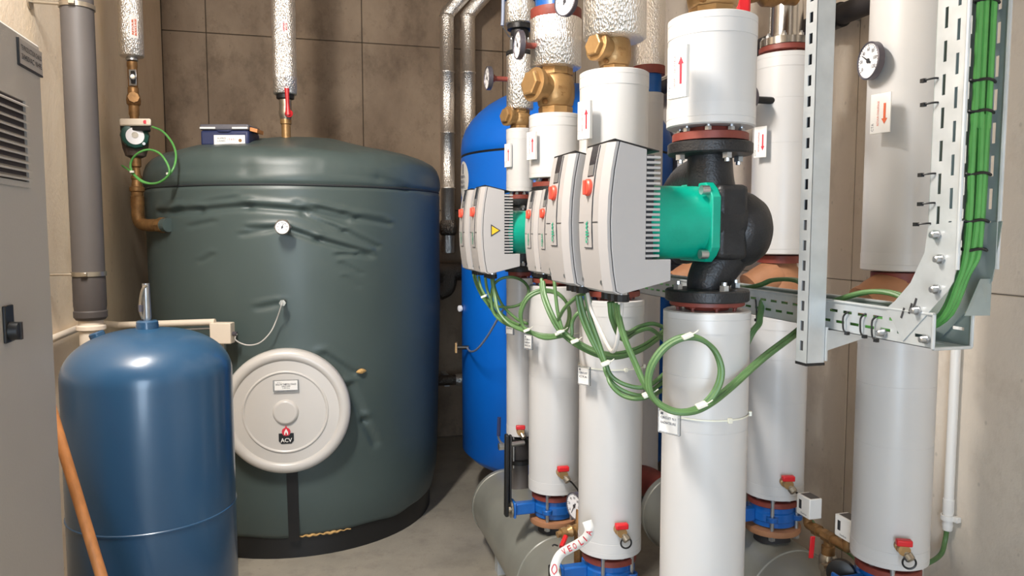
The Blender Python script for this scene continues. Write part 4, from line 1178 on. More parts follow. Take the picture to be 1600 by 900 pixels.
def pump(x, y, z, s, heads, ff, label, fr=0.107, tri=False, bolts_n=4, xo=0.0, xa=0.0):
    g = thing('circulation_pump', (x, y, z), label, 'pump', 'grey headed circulation pumps of the front row')
    ft, fb = z + ff, z - ff
    for zz, sgn in ((ft, -1), (fb, 1)):
        fl_ = MB().lathe((x, y, zz), (0, 0, sgn), [(fr * 0.55, 0), (fr * 0.97, 0), (fr, 0.003), (fr, 0.026), (fr * 0.97, 0.030), (fr * 0.6, 0.032)], 56).build('pump_flange', 'cast', g)
        bolts(g, (x, y, zz + sgn * 0.030), (0, 0, sgn), fr * 0.78, bolts_n, 0.0125, 0.014, phase=-PI / 2 - 0.0 if sgn else 0)
    # casing: neck tubes sweeping out to the volute
    c = MB()
    c.tube([(x, y, ft - 0.01), (x, y, z + ff * 0.8), (x + 0.004, y, z + 0.10 * s), (x + 0.02 * s, y, z + 0.03)], lambda t: 0.053 + 0.010 * s * t, 24, 6)
    c.tube([(x, y, fb + 0.01), (x + 0.003, y, z - ff * 0.75), (x + 0.035 * s, y, z - 0.10 * s), (x + 0.085 * s, y, z - 0.03)], lambda t: 0.047 + 0.022 * s * t, 24, 6)
    c.build('casing_neck', 'cast', g, angle=70)
    for hy in heads:
        v = MB()
        v.lathe((x - 0.024 * s, y + hy * 1.0, z), (1, 0, 0), [(0.094 * s, 0), (0.096 * s, 0.01 * s), (0.096 * s, 0.078 * s), (0.088 * s, 0.09 * s)], 4 * 8, PI / 4)
        v.lathe((x + 0.04 * s, y + hy, z - 0.018 * s), (1, 0, 0), [(0.085 * s, 0.0), (0.100 * s, 0.02 * s), (0.102 * s, 0.045 * s), (0.096 * s, 0.07 * s), (0.080 * s, 0.098 * s), (0.055 * s, 0.116 * s), (0.028 * s, 0.126 * s), (0, 0.129 * s)], 40)
        v.build('volute', 'cast', g, angle=50)
        bk = MB().obox((x + 0.018 * s, y + hy, z), (0.042 * s, 0, 0), (0, 0.094 * s, 0), (0, 0, 0.094 * s)).build('motor_adapter', 'cast', g, bevel=0.014 * s)
        head(g, x, y + hy, z, s, xo, tri and hy == heads[0], xa)
    if len(heads) > 1:
        b_ = MB(); b_.tube([(x + 0.03, y, z - 0.03), (x + 0.05, y + heads[1], z - 0.03)], 0.075 * s, 20, 1, smooth=False)
        b_.tube([(x + 0.02, y + 0.02, z + ff * 0.6), (x + 0.03, y + heads[1] * 0.6, z + 0.12 * s), (x + 0.03, y + heads[1], z + 0.05)], 0.05 * s, 16, 5)
        b_.build('casing_bridge', 'cast', g)
    return g
pump(PX, PY[0], EYE + 0.020, 1.0, [0.0, 0.272], 0.202, 'nearest twin-head grey pump with the large green motor and black casing', xo=0.02)
pump(PX, PY[1], EYE - 0.012, 0.80, [0.0, 0.165], 0.188, 'smaller twin-head pump in the middle, two slim grey heads with coral knobs', fr=0.10)
pump(PX, PY[2], EYE - 0.008, 0.97, [0.0, 0.245], 0.190, 'far twin-head pump whose grey head bears a yellow warning triangle', fr=0.10, tri=True, xo=0.02, xa=0.03)
pump(PX, PY[3], EYE - 0.026, 0.80, [0.0], 0.178, 'farthest small single-head pump, mostly hidden behind the triangle head', fr=0.075, xa=0.02)

# ---- drain valves on the lower risers
def dv(px, py, x, y, R, label, s=1.0, strap=1):
    a_ = face_ang(px, x, y, R)
    n_, _ = pipe_n(a_)
    return drain_valve(x, y, R, a_, zp(py, x + n_.x * R, y + n_.y * R), label, s, strap)
dv(878, 737, PX, PY[2], 0.11, 'red-handled drain valve on the riser above the blue lever valve', 1.05)
dv(972, 826, PX, PY[1], 0.11, 'red-handled drain valve with looped cap strap above the ribbon riser foot', 0.95, 2)
dv(813, 672, PX, PY[3], 0.0665, 'red-handled drain valve on the thin riser by the blue tank', 1.0)
dv(1238, 752, BXX, BYY[1], 0.11, 'red-handled drain valve above the white pressure switch on the back row', 1.0)
dv(1428, 852, BXX, BYY[0], 0.11, 'red-handled drain valve on the riser nearest the right wall', 0.95, 2)

# ---- butterfly valves under the risers
def butterfly(x, y, ztop_, zman, label, lever, R=0.098, col='bluevalve', stub_r=0.062, lug=True):
    g = thing('butterfly_valve', (x, y, zman), label, 'valve', None)
    zt_, zb_ = ztop_ - 0.034, ztop_ - 0.034 - 0.085
    zm = (zt_ + zb_) / 2
    MB().lathe((x, y, zb_), (0, 0, 1), [(R * 0.72, 0), (R * 0.86, 0.006), (R * 0.86, 0.024), (R * 0.92, 0.028), (R * 0.92, 0.058), (R * 0.86, 0.062), (R * 0.86, 0.079), (R * 0.72, 0.085)], 48).build('valve_body', col, g)
    # neck to the left and the two lug ears
    nk = MB()
    nk.obox((x - 0.135, y, zm), (0.048, 0, 0), (0, 0.018, 0), (0, 0, 0.026))
    nk.obox((x - 0.182, y, zm), (0.006, 0, 0), (0, 0.03, 0), (0, 0, 0.036))
    nk.build('valve_neck', col, g, bevel=0.006)
    for a_ in (-0.62, 0.62, PI - 0.62, PI + 0.62):
        n_, r_ = pipe_n(a_)
        q = MB(); q.ring(Vector((x, y, zm)) + n_ * R * 0.93, (0, 0, 1), 0.009, 0.022, -0.010, 0.010, 16)
        q.build('lug_ear', col, g, bevel=0.003)
        b_ = Vector((x, y, zm)) + n_ * R * 0.93
        MB().cyl(b_ - Vector((0, 0, 0.085)), b_ + Vector((0, 0, 0.085)), 0.0075, 10).build('through_bolt', 'steel', g)
        MB().cyl(b_ - Vector((0, 0, 0.082)), b_ - Vector((0, 0, 0.066)), 0.0135, 6).build('nut', 'steel', g)
    MB().lathe((x, y, zb_ - 0.026), (0, 0, 1), [(R * 0.7, -0.006), (R * 1.05, 0), (R * 1.07, 0.004), (R * 1.07, 0.022), (R * 0.8, 0.026)], 48).build('lower_flange', 'rust' if col == 'bluevalve' else 'cast', g)
    MB().lathe((x, y, zman), (0, 0, 1), [(stub_r * 1.12, 0), (stub_r * 1.05, 0.02), (stub_r, 0.03), (stub_r, zb_ - 0.02 - zman)], 32).build('stub', 'blackrub', g)
    xe = x - 0.19
    if lever:
        d_ = Vector(lever)
        b_ = Vector((xe - 0.012, y, zm))
        MB().lathe((xe, y, zm), (-1, 0, 0), [(0.036, 0), (0.036, 0.008), (0.014, 0.01), (0.014, 0.026), (0, 0.026)], 20).build('notch_plate', 'nickel', g)
        sd = Vector((0, 1, 0))
        lv = MB()
        pa, pb = b_ + Vector((-0.012, 0, 0)) - d_.normalized() * 0.03, b_ + Vector((-0.012, 0, 0)) + d_
        mid = (pa + pb) / 2
        lv.obox(mid, Vector((0.008, 0, 0)), sd * 0.017, d_.normalized() * ((pb - pa).length / 2))
        lv.obox(mid + Vector((0.016, 0, 0)) + d_ * 0.08, Vector((0.005, 0, 0)), sd * 0.012, d_.normalized() * ((pb - pa).length * 0.42))
        lv.build('lever', 'black', g, bevel=0.006)
    return g
zm1, zm2 = EYE - 1.49 + 0.186, EYE - 1.385 + 0.186
butterfly(PX, PY[2], EYE + low_bot[2], zm1, 'blue butterfly valve with upright black lever on the grey header', (0, -0.01, 0.33))
butterfly(PX, PY[1], EYE + low_bot[1], zm1, 'blue butterfly valve at the bottom edge behind the red and white ribbon', (0, -0.02, -0.2))
butterfly(PX, PY[0], EYE + low_bot[0], zm1, 'blue butterfly valve below the nearest riser, out of frame', None)
zbb = zp(784, BXX, BYY[1] - 0.11)
butterfly(BXX, BYY[1], zbb, zm2 - 0.004, 'blue butterfly valve on the back header beside the white pressure switches', (0, 0.0, 0.26))
zbb1 = zp(893, BXX, BYY[0] - 0.11)
butterfly(BXX, BYY[0], zbb1, zm2 - 0.06, 'blue butterfly valve below the riser nearest the right wall', None)
# black wafer valve under the thin riser
z4 = EYE + low_bot[3]
g = thing('wafer_valve', (PX, PY[3], zm1), 'dark wafer check valve between black plates under the thin riser', 'valve')
MB().lathe((PX, PY[3], z4 - 0.030), (0, 0, 1), [(0.03, 0), (0.068, 0), (0.068, 0.018), (0.03, 0.028)], 32).build('upper_plate', 'black', g)
MB().cyl((PX, PY[3], z4 - 0.12), (PX, PY[3], z4 - 0.028), 0.052, 32).build('wafer_body', 'blackrub', g)
MB().lathe((PX, PY[3], z4 - 0.148), (0, 0, 1), [(0.03, 0), (0.068, 0.004), (0.068, 0.024), (0.03, 0.030)], 32).build('lower_plate', 'black', g)
MB().lathe((PX, PY[3], zm1 - 0.002), (0, 0, 1), [(0.050, 0), (0.046, 0.012), (0.044, z4 - 0.146 - zm1)], 28).build('stub', 'drain', g)
for k in range(4):
    t = PI / 4 + k * PI / 2
    c = Vector((PX + 0.060 * math.cos(t), PY[3] + 0.060 * math.sin(t), z4 - 0.16))
    MB().cyl(c, c + Vector((0, 0, 0.16)), 0.005, 8).build('stud', 'steel', g)
# little lever valve beside it
lv0 = at(787, 697, 3.5)
g = thing('lever_valve', lv0, 'small steel ball valve with dark blue lever in front of the blue tank', 'valve')
MB().cyl(lv0 + Vector((-0.02, 0, 0)), lv0 + Vector((0.11, 0.03, 0)), 0.012, 12).build('body', 'steel', g)
MB().cyl(lv0 + Vector((-0.025, 0, 0)), lv0 + Vector((0.0, 0.0, 0)), 0.019, 6).build('hex_end', 'steel', g)
l1, l2, l3 = at(784, 693, 3.48), at(779, 684, 3.48), at(780, 652, 3.48)
MB().tube([l1, l2, (l2 + l3) / 2], 0.005, 8, 4).build('lever_arm', 'steel', g)
MB().tube([l2 + Vector((0, 0, 0.01)), l3], 0.009, 10, 1, smooth=False).build('lever_grip', 'toolblue', g)

# ---- check valves and what stands above them
def check_valve(x, y, z0, z1_, R, label, group, capang, hexr=None):
    g = thing('check_valve', (x, y, z0), label, 'valve', group)
    H = z1_ - z0
    MB().lathe((x, y, z0), (0, 0, 1), [(R * 0.95, 0), (R * 0.98, 0.16 * H)], 8, PI / 8).build('lower_hexagon', 'brass', g, angle=20)
    MB().lathe((x, y, z0 + 0.14 * H), (0, 0, 1), [(R * 0.8, 0), (R * 0.98, 0.06 * H), (R * 1.08, 0.22 * H), (R * 1.08, 0.42 * H), (R * 1.0, 0.60 * H), (R * 0.86, 0.68 * H)], 40).build('body', 'brass', g, angle=60)
    MB().lathe((x, y, z0 + 0.80 * H), (0, 0, 1), [(R * 0.98, 0), (R * 0.95, 0.20 * H)], 8, PI / 8).build('upper_hexagon', 'brass', g, angle=20)
    n_, r_ = pipe_n(capang)
    d_ = (n_ + Vector((0, 0, 0.12))).normalized()
    c = Vector((x, y, z0 + 0.50 * H))
    MB().lathe(c, d_, [(R * 0.78, R * 0.3), (R * 0.8, R * 1.3), (R * 0.92, R * 1.32), (R * 0.94, R * 1.62), (R * 0.80, R * 1.66)], 32).build('bonnet', 'brass', g, angle=30)
    MB().lathe(c + d_ * R * 1.64, d_, [(R * 0.74, 0), (R * 0.72, R * 0.30), (R * 0.62, R * 0.34), (0, R * 0.34)], 6).build('hex_cap', 'brass', g, angle=20)
    # cast marks
    rr = R * 1.085
    for k in range(2):
        a_ = 0.05 + 0.02 * k
        nn, rr_ = pipe_n(a_)
        text('cast_mark', ('PN16', '2"')[k], Vector((x, y, z0 + (0.5 - 0.12 * k) * H)) + nn * (rr + 0.0005), rr_, (0, 0, 1), R * (0.5, 0.25)[k], 'brass_dark', g, R * 0.2)
    p = c + n_ * R * 0.95 + r_ * R * 0.35 + Vector((0, 0, -R * 0.75))
    MB().lathe(p, n_, [(R * 0.14, 0), (R * 0.14, R * 0.2), (0, R * 0.22)], 6).build('drain_plug', 'brass_dark', g)
    return g
capA = -1.20
check_valve(PX, PY[0], EYE + up_top[0], EYE + up_top[0] + 0.17, 0.062, 'brass check valve cut by the top edge above the arrow pipe', 'brass check valves of the front row', capA)
check_valve(PX, PY[1], EYE + up_top[1], zp(48, PX, PY[1]), 0.052, 'brass swing check valve under the wide foil collar, second from the front', 'brass check valves of the front row', capA)
check_valve(PX, PY[2], EYE + up_top[2], zp(103, PX, PY[2] ), 0.074, 'widest brass check valve under the foil section with the red flange', 'brass check valves of the front row', capA)
check_valve(PX, PY[3], EYE + up_top[3], zp(171, PX, PY[3]), 0.050, 'small brass check valve in front of the blue tank', 'brass check valves of the front row', capA)

zf2 = zp(50, PX, PY[1] - 0.11)
f2 = foil_pipe('foil_pipe', PX, PY[1], zf2, ZC - 0.03, 0.105, 'wide foil wrapped pipe over the second brass check valve', seams=(zf2 + 0.16,))
zf3, zf3t = zp(100, PX, PY[2] - 0.1), zp(22, PX, PY[2] - 0.1)
f3 = foil_pipe('foil_pipe', PX, PY[2], zf3, zf3t, 0.106, 'short crinkled foil section between brass check valve and red flange', seams=(zp(58, PX, PY[2] - 0.1),))
MB().lathe((PX, PY[2], zf3t), (0, 0, 1), [(0.05, -0.002), (0.104, 0), (0.106, 0.004), (0.106, 0.040), (0.06, 0.044)], 48).build('red_flange', 'oxide', f3)
bolts(f3, (PX, PY[2], zf3t), (0, 0, -1), 0.09, 8, 0.011, 0.010)
vv_ = thing('butterfly_valve', (PX, PY[2], zf3t + 0.044), 'blue valve body above the red flange at the top edge', 'valve')
MB().cyl((PX, PY[2], zf3t + 0.046), (PX, PY[2], zf3t + 0.12), 0.085, 40).build('valve_body', 'bluevalve', vv_)
MB().lathe((PX, PY[2], zf3t + 0.121), (0, 0, 1), [(0.06, 0), (0.105, 0.002), (0.105, 0.03), (0.06, 0.034), (0.06, ZC - zf3t - 0.14)], 40).build('upper_flange', 'oxide', vv_)
zf4, zf4t = zp(169, PX, PY[3] - 0.06), zp(84, PX, PY[3] - 0.06)
f4 = foil_pipe('foil_pipe', PX, PY[3], zf4, zf4t, 0.066, 'narrow foil wrapped pipe above the small brass check valve')
v4 = thing('flanged_valve', (PX, PY[3], zf4t), 'dark steel valve body with bolts between two foil sections at the top', 'valve')
MB().lathe((PX, PY[3], zf4t + 0.001), (0, 0, 1), [(0.05, 0), (0.068, 0.002), (0.068, 0.02), (0.045, 0.03), (0.045, 0.12), (0.062, 0.125), (0.062, 0.15)], 28).build('body', 'cast', v4)
bolts(v4, (PX, PY[3], zf4t + 0.021), (0, 0, 1), 0.058, 4, 0.008, 0.05, phase=0.5)
w1, w2 = at(788, 40, 3.45), at(795, 56, 3.5)
MB().tube([w2 + Vector((0.02, 0.01, 0)), w2, at(786, 42, 3.45)], 0.0035, 6, 3).build('actuator_rod', 'steel', v4)
f5 = foil_pipe('foil_pipe', PX, PY[3], zp(34, PX, PY[3] - 0.06), zp(-2, PX, PY[3] - 0.06), 0.072, 'short foil collar under the blue valve at the top edge')
v5 = thing('butterfly_valve', (PX, PY[3], zp(-3, PX, PY[3] - 0.06)), 'blue valve cut by the top edge above the short foil collar', 'valve')
z5 = zp(-2, PX, PY[3] - 0.06) + 0.002
MB().lathe((PX, PY[3], z5), (0, 0, 1), [(0.06, 0), (0.09, 0.004), (0.09, 0.07), (0.05, 0.08), (0.05, ZC - z5 - 0.03)], 32).build('valve_body', 'bluevalve', v5)
bc = thing('blue_lever', at(786, 0, 3.45), 'thin blue coated lever hanging beside the foil collar at the top', 'lever')
MB().tube([at(787, -60, 3.45), at(786, 20, 3.45), at(785, 40, 3.45)], 0.008, 8, 3).build('coated_rod', 'cable_grey', bc)
# gauges pointing left off the foil sections
def side_gauge(px, py, x, y, Rp, stemx, Rg, label, needle=-0.6):
    z = zp(py, x - Rp - stemx, y)
    b_ = Vector((x - Rp + 0.01, y, z))
    return gauge('dial_thermometer', Vector((x - Rp - stemx, y, z)), (-1, 0.0, 0), Rg, 0.022, b_, label, needle=needle, stem='oxide', stem_r=0.012)
side_gauge(815, 70, PX, PY[2] - 0.03, 0.10, 0.075, 0.058, 'dial thermometer seen edge-on beside the short crinkled foil section')
side_gauge(774, 122, PX, PY[3], 0.066, 0.100, 0.056, 'dial thermometer seen edge-on in front of the concrete, left of all risers')
gg = at(882, 2, 2.86)
gauge('dial_thermometer', gg, (-0.9, -0.44, 0.0), 0.055, 0.022, gg + Vector((0.065, 0.12, 0)), 'pale dial cut by the top edge in front of the red flange', needle=0.5)

# ---- red lever and brass seen behind the nearest check valve
g = thing('red_lever_valve', at(1160, 5, 2.1), 'red valve handle beside the nearest brass check valve at the top edge', 'valve')
rl = at(1161, 8, 2.08)
MB().obox(rl + Vector((0, 0, 0.01)), RGT * 0.020, bd * 0.010, (0, 0, 0.034)).build('red_handle', 'redcap', g, bevel=0.008)
MB().cyl(rl + bd * 0.008, rl + bd * 0.09, 0.018, 12).build('spindle', 'brass', g)

# ================================================================== BACK ROW
def bz_(py, k): return zp(py, BXX, BYY[k] - 0.11)
b1u = jacket_pipe(BXX, BYY[0], bz_(425, 0), ZC - 0.03, 0.11, 'tall white lagged pipe with the thermometer and orange arrow, right wall', 'white pipes of the back row', top_flange=False, bot_flange=False, cuffs=(True, False))
b1l = jacket_pipe(BXX, BYY[0], zbb1, bz_(520, 0), 0.11, 'white lagged riser nearest the right wall, below the cable tray', 'white pipes of the back row', top_flange=False)
b2u = jacket_pipe(BXX, BYY[1], bz_(398, 1), bz_(78, 1), 0.11, 'white lagged pipe with red down arrow behind the slotted post', 'white pipes of the back row', bot_flange=False)
b2l = jacket_pipe(BXX, BYY[1], zbb, bz_(495, 1), 0.11, 'white lagged riser right of the nearest one, half shaded by the tray', 'white pipes of the back row', top_flange=False)
b3u = jacket_pipe(BXX, BYY[2], zp(396, BXX, BYY[2]), EYE + 0.72, 0.11, 'white lagged pipe just glimpsed behind the black pump casing neck', 'white pipes of the back row', bot_flange=False)
b3l = jacket_pipe(BXX, BYY[2], zm2 + 0.16, zp(478, BXX, BYY[2]), 0.11, 'white lagged riser hidden behind the nearest front riser', 'white pipes of the back row', top_flange=False)
MB().cyl((BXX, BYY[2], zm2 - 0.004), (BXX, BYY[2], zm2 + 0.127), 0.062, 24).build('stub', 'blackrub', b3l)
MB().cyl((BXX, BYY[2], EYE + 0.75), (BXX, BYY[2], ZC - 0.03), 0.058, 24).build('steel_tail', 'stainless', b3u)
arrow_plate(b1u, at(1376, 177, 2.14), (-0.97, -0.25, 0), 0.062, 0.112, False, 'ink_orange', 'RETOUR CHAUFFAGE', 0.002)
arrow_plate(b2u, at(1188, 222, 2.73), (-0.9, -0.43, 0), 0.050, 0.112, False, 'ink_red', 'RETOUR CHAUFFAGE', 0.002)
# Y strainers between the lagged sections
for k, (zt_, zb_, lab_) in enumerate(((bz_(425, 0), bz_(520, 0), 'brown painted strainer body between white lagged pipes nearest the right wall'), (bz_(398, 1), bz_(495, 1), 'brown painted strainer body below the pipe with the red down arrow'), (zp(396, BXX, BYY[2]), zp(478, BXX, BYY[2]), 'brown painted strainer body glimpsed under the black pump casing'))):
    y_ = BYY[k]
    g = thing('strainer', (BXX, y_, zb_), lab_, 'strainer', 'brown strainers above the cable tray')
    MB().lathe((BXX, y_, zt_ - 0.034), (0, 0, 1), [(0.05, 0), (0.082, 0.001), (0.082, 0.028), (0.05, 0.033)], 32).build('neck_flange', 'oxide', g)
    MB().lathe((BXX, y_, zb_ + 0.0), (0, 0, 1), [(0.10, 0), (0.098, 0.05), (0.085, zt_ - zb_ - 0.08), (0.062, zt_ - zb_ - 0.045), (0.06, zt_ - zb_ - 0.03)], 40).build('body', 'rust', g, angle=60)
    c = Vector((BXX - 0.02, y_ - 0.01, (zt_ + zb_) / 2 + 0.02))
    d_ = Vector((-0.86, 0.1, -0.50)).normalized()
    c.z += 0.012
    MB().lathe(c, d_, [(0.070, 0), (0.070, 0.07), (0.066, 0.10)], 32).build('branch', 'rust', g)
    MB().lathe(c + d_ * 0.099, d_, [(0.070, 0), (0.070, 0.014), (0.03, 0.018), (0, 0.018)], 32).build('branch_cover', 'rust', g)
# top of the second back pipe
zt_ = bz_(78, 1) + 0.030
g = thing('steel_reducer', (BXX, BYY[1], zt_), 'shiny stainless reducer and flange on the back pipe behind the slotted post', 'pipe fitting')
MB().lathe((BXX, BYY[1], zt_ + 0.002), (0, 0, 1), [(0.06, 0), (0.092, 0.001), (0.092, 0.026), (0.066, 0.03), (0.060, 0.05), (0.058, 0.16), (0.052, 0.2), (0.052, ZC - zt_ - 0.04)], 40).build('reducer', 'stainless', g, angle=30)
bolts(g, (BXX, BYY[1], zt_ + 0.028), (0, 0, 1), 0.08, 8, 0.010, 0.010, phase=0.1)
cz0 = at(1205, 2, 2.62)
g = thing('brass_tap', cz0, 'dull brass tap body hanging at the top edge left of the slotted post', 'valve')
MB().lathe(cz0 + Vector((-0.09, 0.02, 0.03)), (1, -0.1, 0), [(0.03, 0), (0.038, 0.02), (0.03, 0.05), (0.045, 0.07), (0.045, 0.11), (0.03, 0.14), (0.036, 0.15), (0.036, 0.19)], 20).build('body', 'brass_dark', g)
MB().cyl(cz0 + Vector((0.0, 0.01, 0.03)), cz0 + Vector((0.0, 0.01, 0.2)), 0.02, 12).build('riser_stub', 'brass_dark', g)
# thermometer on B2 (mostly hidden) and the big one on B1
z_ = bz_(155, 1)
gauge('dial_thermometer', Vector((BXX - 0.11 - 0.095, BYY[1] - 0.06, z_)), (-1, -0.2, 0), 0.052, 0.022, Vector((BXX - 0.085, BYY[1] - 0.055, z_)), 'thermometer hidden behind the nearest arrow pipe, its stem showing on the back pipe', needle=0.3, stem='black', stem_r=0.013)
gc_ = at(1356, 95, 2.19)
tgt = Vector((BXX - 0.07, BYY[0] - 0.06, gc_.z))
gn_ = (gc_ - tgt); gn_.z = 0; gn_.normalize()
gn_ = Vector((-1.0, 0.14, 0)).normalized()
gauge('dial_thermometer', gc_, gn_, 0.054, 0.022, gc_ - gn_ * 0.085, 'round white thermometer on the tall white pipe by the right wall', needle=-1.0, stem='black', stem_r=0.014)
# far back riser seen between second riser and blue tank
zr_ = [zp(p, BXX, BYY[3]) for p in (147, 118, 105)]
b4 = jacket_pipe(BXX, BYY[3], 0.42, zr_[0], 0.078, 'slim white lagged pipe half hidden behind the second front riser', 'white pipes of the back row', top_flange=False, bot_flange=False)
g = thing('foil_pipe', (BXX, BYY[3], zr_[2]), 'foil wrapped pipe with red flange and blue valve behind the second front riser', 'pipe')
MB().cyl((BXX, BYY[3], zr_[0] + 0.002), (BXX, BYY[3], zr_[1]), 0.066, 32).build('blue_valve_ring', 'bluevalve', g)
MB().cyl((BXX, BYY[3], zr_[1]), (BXX, BYY[3], zr_[2]), 0.084, 36).build('red_flange', 'oxide', g)
MB().cyl((BXX, BYY[3], zr_[2]), (BXX, BYY[3], ZC - 0.03), 0.080, 36).build('foil_wrap', 'foil', g)
# black pipe along the right wall
z_ = EYE + 0.885 / 2.05 * 2.09
g = thing('wall_pipe', (2.09, 2.5, z_), 'black insulated pipe running along the right wall near the top', 'pipe')
xw = 2.09
pa = onX(1330, 15, xw); pb_ = onX(1030, 140, xw)
zz_ = (pa.z + pb_.z) / 2
MB().cyl((xw, 1.0, zz_), (xw, YB - 0.05, zz_), 0.042, 24).build('insulated_run', 'dkpipe', g)
q = onX(1303, 18, xw)
MB().cyl((xw, q.y - 0.05, zz_), (xw, q.y + 0.01, zz_), 0.05, 24).build('clamp_band', 'black', g)
MB().cyl((xw - 0.05, q.y - 0.02, zz_ - 0.02), (xw - 0.035, q.y - 0.02, zz_ - 0.02), 0.012, 8).build('clamp_bolt', 'steel', g)
MB().cyl((xw, q.y - 0.02, zz_), (XR - 0.001, q.y - 0.02, zz_), 0.01, 8).build('wall_stud', 'steel', g)
MB().cyl((xw + 0.03, pb_.y - 0.8, zz_ + 0.075), (xw + 0.03, YB - 0.05, zz_ + 0.075), 0.012, 12).build('thin_run', 'cream', g)

# ================================================================== CABLE TRAYS AND POST
TXN, TXF = 1.25, 1.35
TYE = 1.255                                    # near end of the horizontal tray
zt0, zt1 = onX(1180, 497, TXN).z, onX(1180, 457, TXN).z
ztb = (onX(1415, 531, TXN).z + zt0) / 2
ztt = (onX(1397, 479, TXN).z + zt1) / 2
tr = thing('cable_tray', (TXN + 0.05, 2.2, ztb), 'galvanised horizontal cable tray with slotted side running behind the risers', 'cable tray')
HT = ztt - ztb
def rows(L, ys, slot=0.030, pitch=0.050, off=(0, 0.025), hgt=0.007, n0=0.02):
    out = []
    for r_, y_ in enumerate(ys):
        k = 0
        while n0 + off[r_ % 2] + k * pitch + slot < L - 0.01:
            a_ = n0 + off[r_ % 2] + k * pitch
            out.append((a_, a_ + slot, y_ - hgt / 2, y_ + hgt / 2)); k += 1
    return out
LH = 1.75
MB().slotted((TXN, TYE, ztb), (0, 1, 0), (0, 0, 1), (0.0015, 0, 0), LH, HT, rows(LH, [HT * 0.32, HT * 0.68])).build('near_side', 'galv', tr, smooth=False)
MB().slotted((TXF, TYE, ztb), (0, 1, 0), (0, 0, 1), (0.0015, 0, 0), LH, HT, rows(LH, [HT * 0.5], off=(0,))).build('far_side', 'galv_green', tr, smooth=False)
MB().slotted((TXN, TYE, ztb), (1, 0, 0), (0, 1, 0), (0, 0, 0.0015), TXF - TXN, LH, [(q[2], q[3], q[0], q[1]) for q in rows(LH, [0.03, 0.07])]).build('tray_floor', 'galv', tr, smooth=False)
q = MB()
for x_ in (TXN, TXF): q.cyl((x_, TYE, ztt), (x_, TYE + LH, ztt), 0.004, 8)
q.cyl((TXN, TYE, ztb), (TXN, TYE, ztt), 0.004, 8); q.cyl((TXF, TYE, ztb), (TXF, TYE, ztt), 0.004, 8); q.cyl((TXN, TYE, ztb), (TXF, TYE, ztb), 0.004, 8)
q.build('rolled_edge', 'galv', tr)

tv = thing('vertical_tray', (TXN + 0.05, 1.24, ztt), 'galvanised vertical cable tray full of bright green cables at the right', 'cable tray')
VY0, VY1 = onX(1506, 200, TXN).y, onX(1452, 330, TXN).y
zv0 = onX(1452, 352, TXN).z - 0.09
ZV1 = ZC - 0.03
LV = ZV1 - zv0
DV = VY1 - VY0
vs_ = [(q[2], q[3], q[0], q[1]) for q in rows(LV, [DV * 0.70, DV * 0.30], slot=0.042, pitch=0.067, off=(0.0, 0.036), hgt=0.008)]
MB().slotted((TXN, VY0, zv0), (0, 1, 0), (0, 0, 1), (0.0015, 0, 0), DV, LV, vs_).build('near_side', 'galv', tv, smooth=False)
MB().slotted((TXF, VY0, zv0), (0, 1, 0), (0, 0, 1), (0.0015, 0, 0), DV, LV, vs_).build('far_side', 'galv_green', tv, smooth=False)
vs2 = [(q[2], q[3], q[0], q[1]) for q in rows(LV, [0.014, 0.036, 0.086], slot=0.038, pitch=0.067, off=(0.0, 0.036), hgt=0.007)]
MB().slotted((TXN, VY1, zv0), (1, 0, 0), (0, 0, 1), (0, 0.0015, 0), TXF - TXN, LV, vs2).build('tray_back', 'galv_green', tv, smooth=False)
q = MB()
for x_ in (TXN, TXF): q.cyl((x_, VY0, zv0), (x_, VY0, ZV1), 0.0045, 8)
q.build('rolled_edge', 'galv', tv)
# corner plates
def corner(X, nm, m):
    pts = [(1452, 352), (1506, 345), (1491, 440), (1482, 455), (1412, 533), (1386, 482), (1400, 470), (1424, 442), (1446, 395)]
    return MB().prism([Vector((X, onX(a_, b_, TXN).y, onX(a_, b_, TXN).z)) for a_, b_ in pts], (0.002, 0, 0)).build(nm, m, tv, smooth=False)
corner(TXN - 0.0026, 'corner_plate', 'galv')
corner(TXF - 0.004, 'corner_plate', 'galv_green')
for px, py in ((1464, 367), (1470, 405), (1464, 452), (1434, 485), (1380, 520), (1447, 530)):
    c = onX(px, py, TXN - 0.003)
    q = MB(); q.lathe(c, (-1, 0, 0), [(0.011, 0), (0.011, 0.004)], 6); q.lathe(c + Vector((-0.003, 0, 0)), (-1, 0, 0), [(0.007, 0), (0.007, 0.012), (0.004, 0.014), (0, 0.014)], 10)
    q.build('carriage_bolt', 'steel', tv)
for a_, b_ in ((1408, 497), (1420, 490), (1427, 482)):
    p0 = onX(a_, b_, TXN - 0.0032); p1 = onX(a_ + 5, b_ - 16, TXN - 0.0032)
    dd = (p1 - p0)
    nn = Vector((1, 0, 0)).cross(dd).normalized() * 0.0025
    MB().prism([p0 - nn, p0 + nn, p1 + nn, p1 - nn], (-0.0006, 0, 0)).build('slot_mark', 'seam', tv, smooth=False)
MB().prism([Vector((TXN + 0.07, VY0 + 0.01, onX(1530, 440, TXN).z)), Vector((TXF, VY0 + 0.01, onX(1530, 440, TXN).z)), Vector((TXF, VY0 + 0.01, ztt - 0.0)), Vector((TXN + 0.045, VY0 + 0.02, ztt))], (0, 0.0015, 0)).build('gusset', 'galv_green', tv, smooth=False)

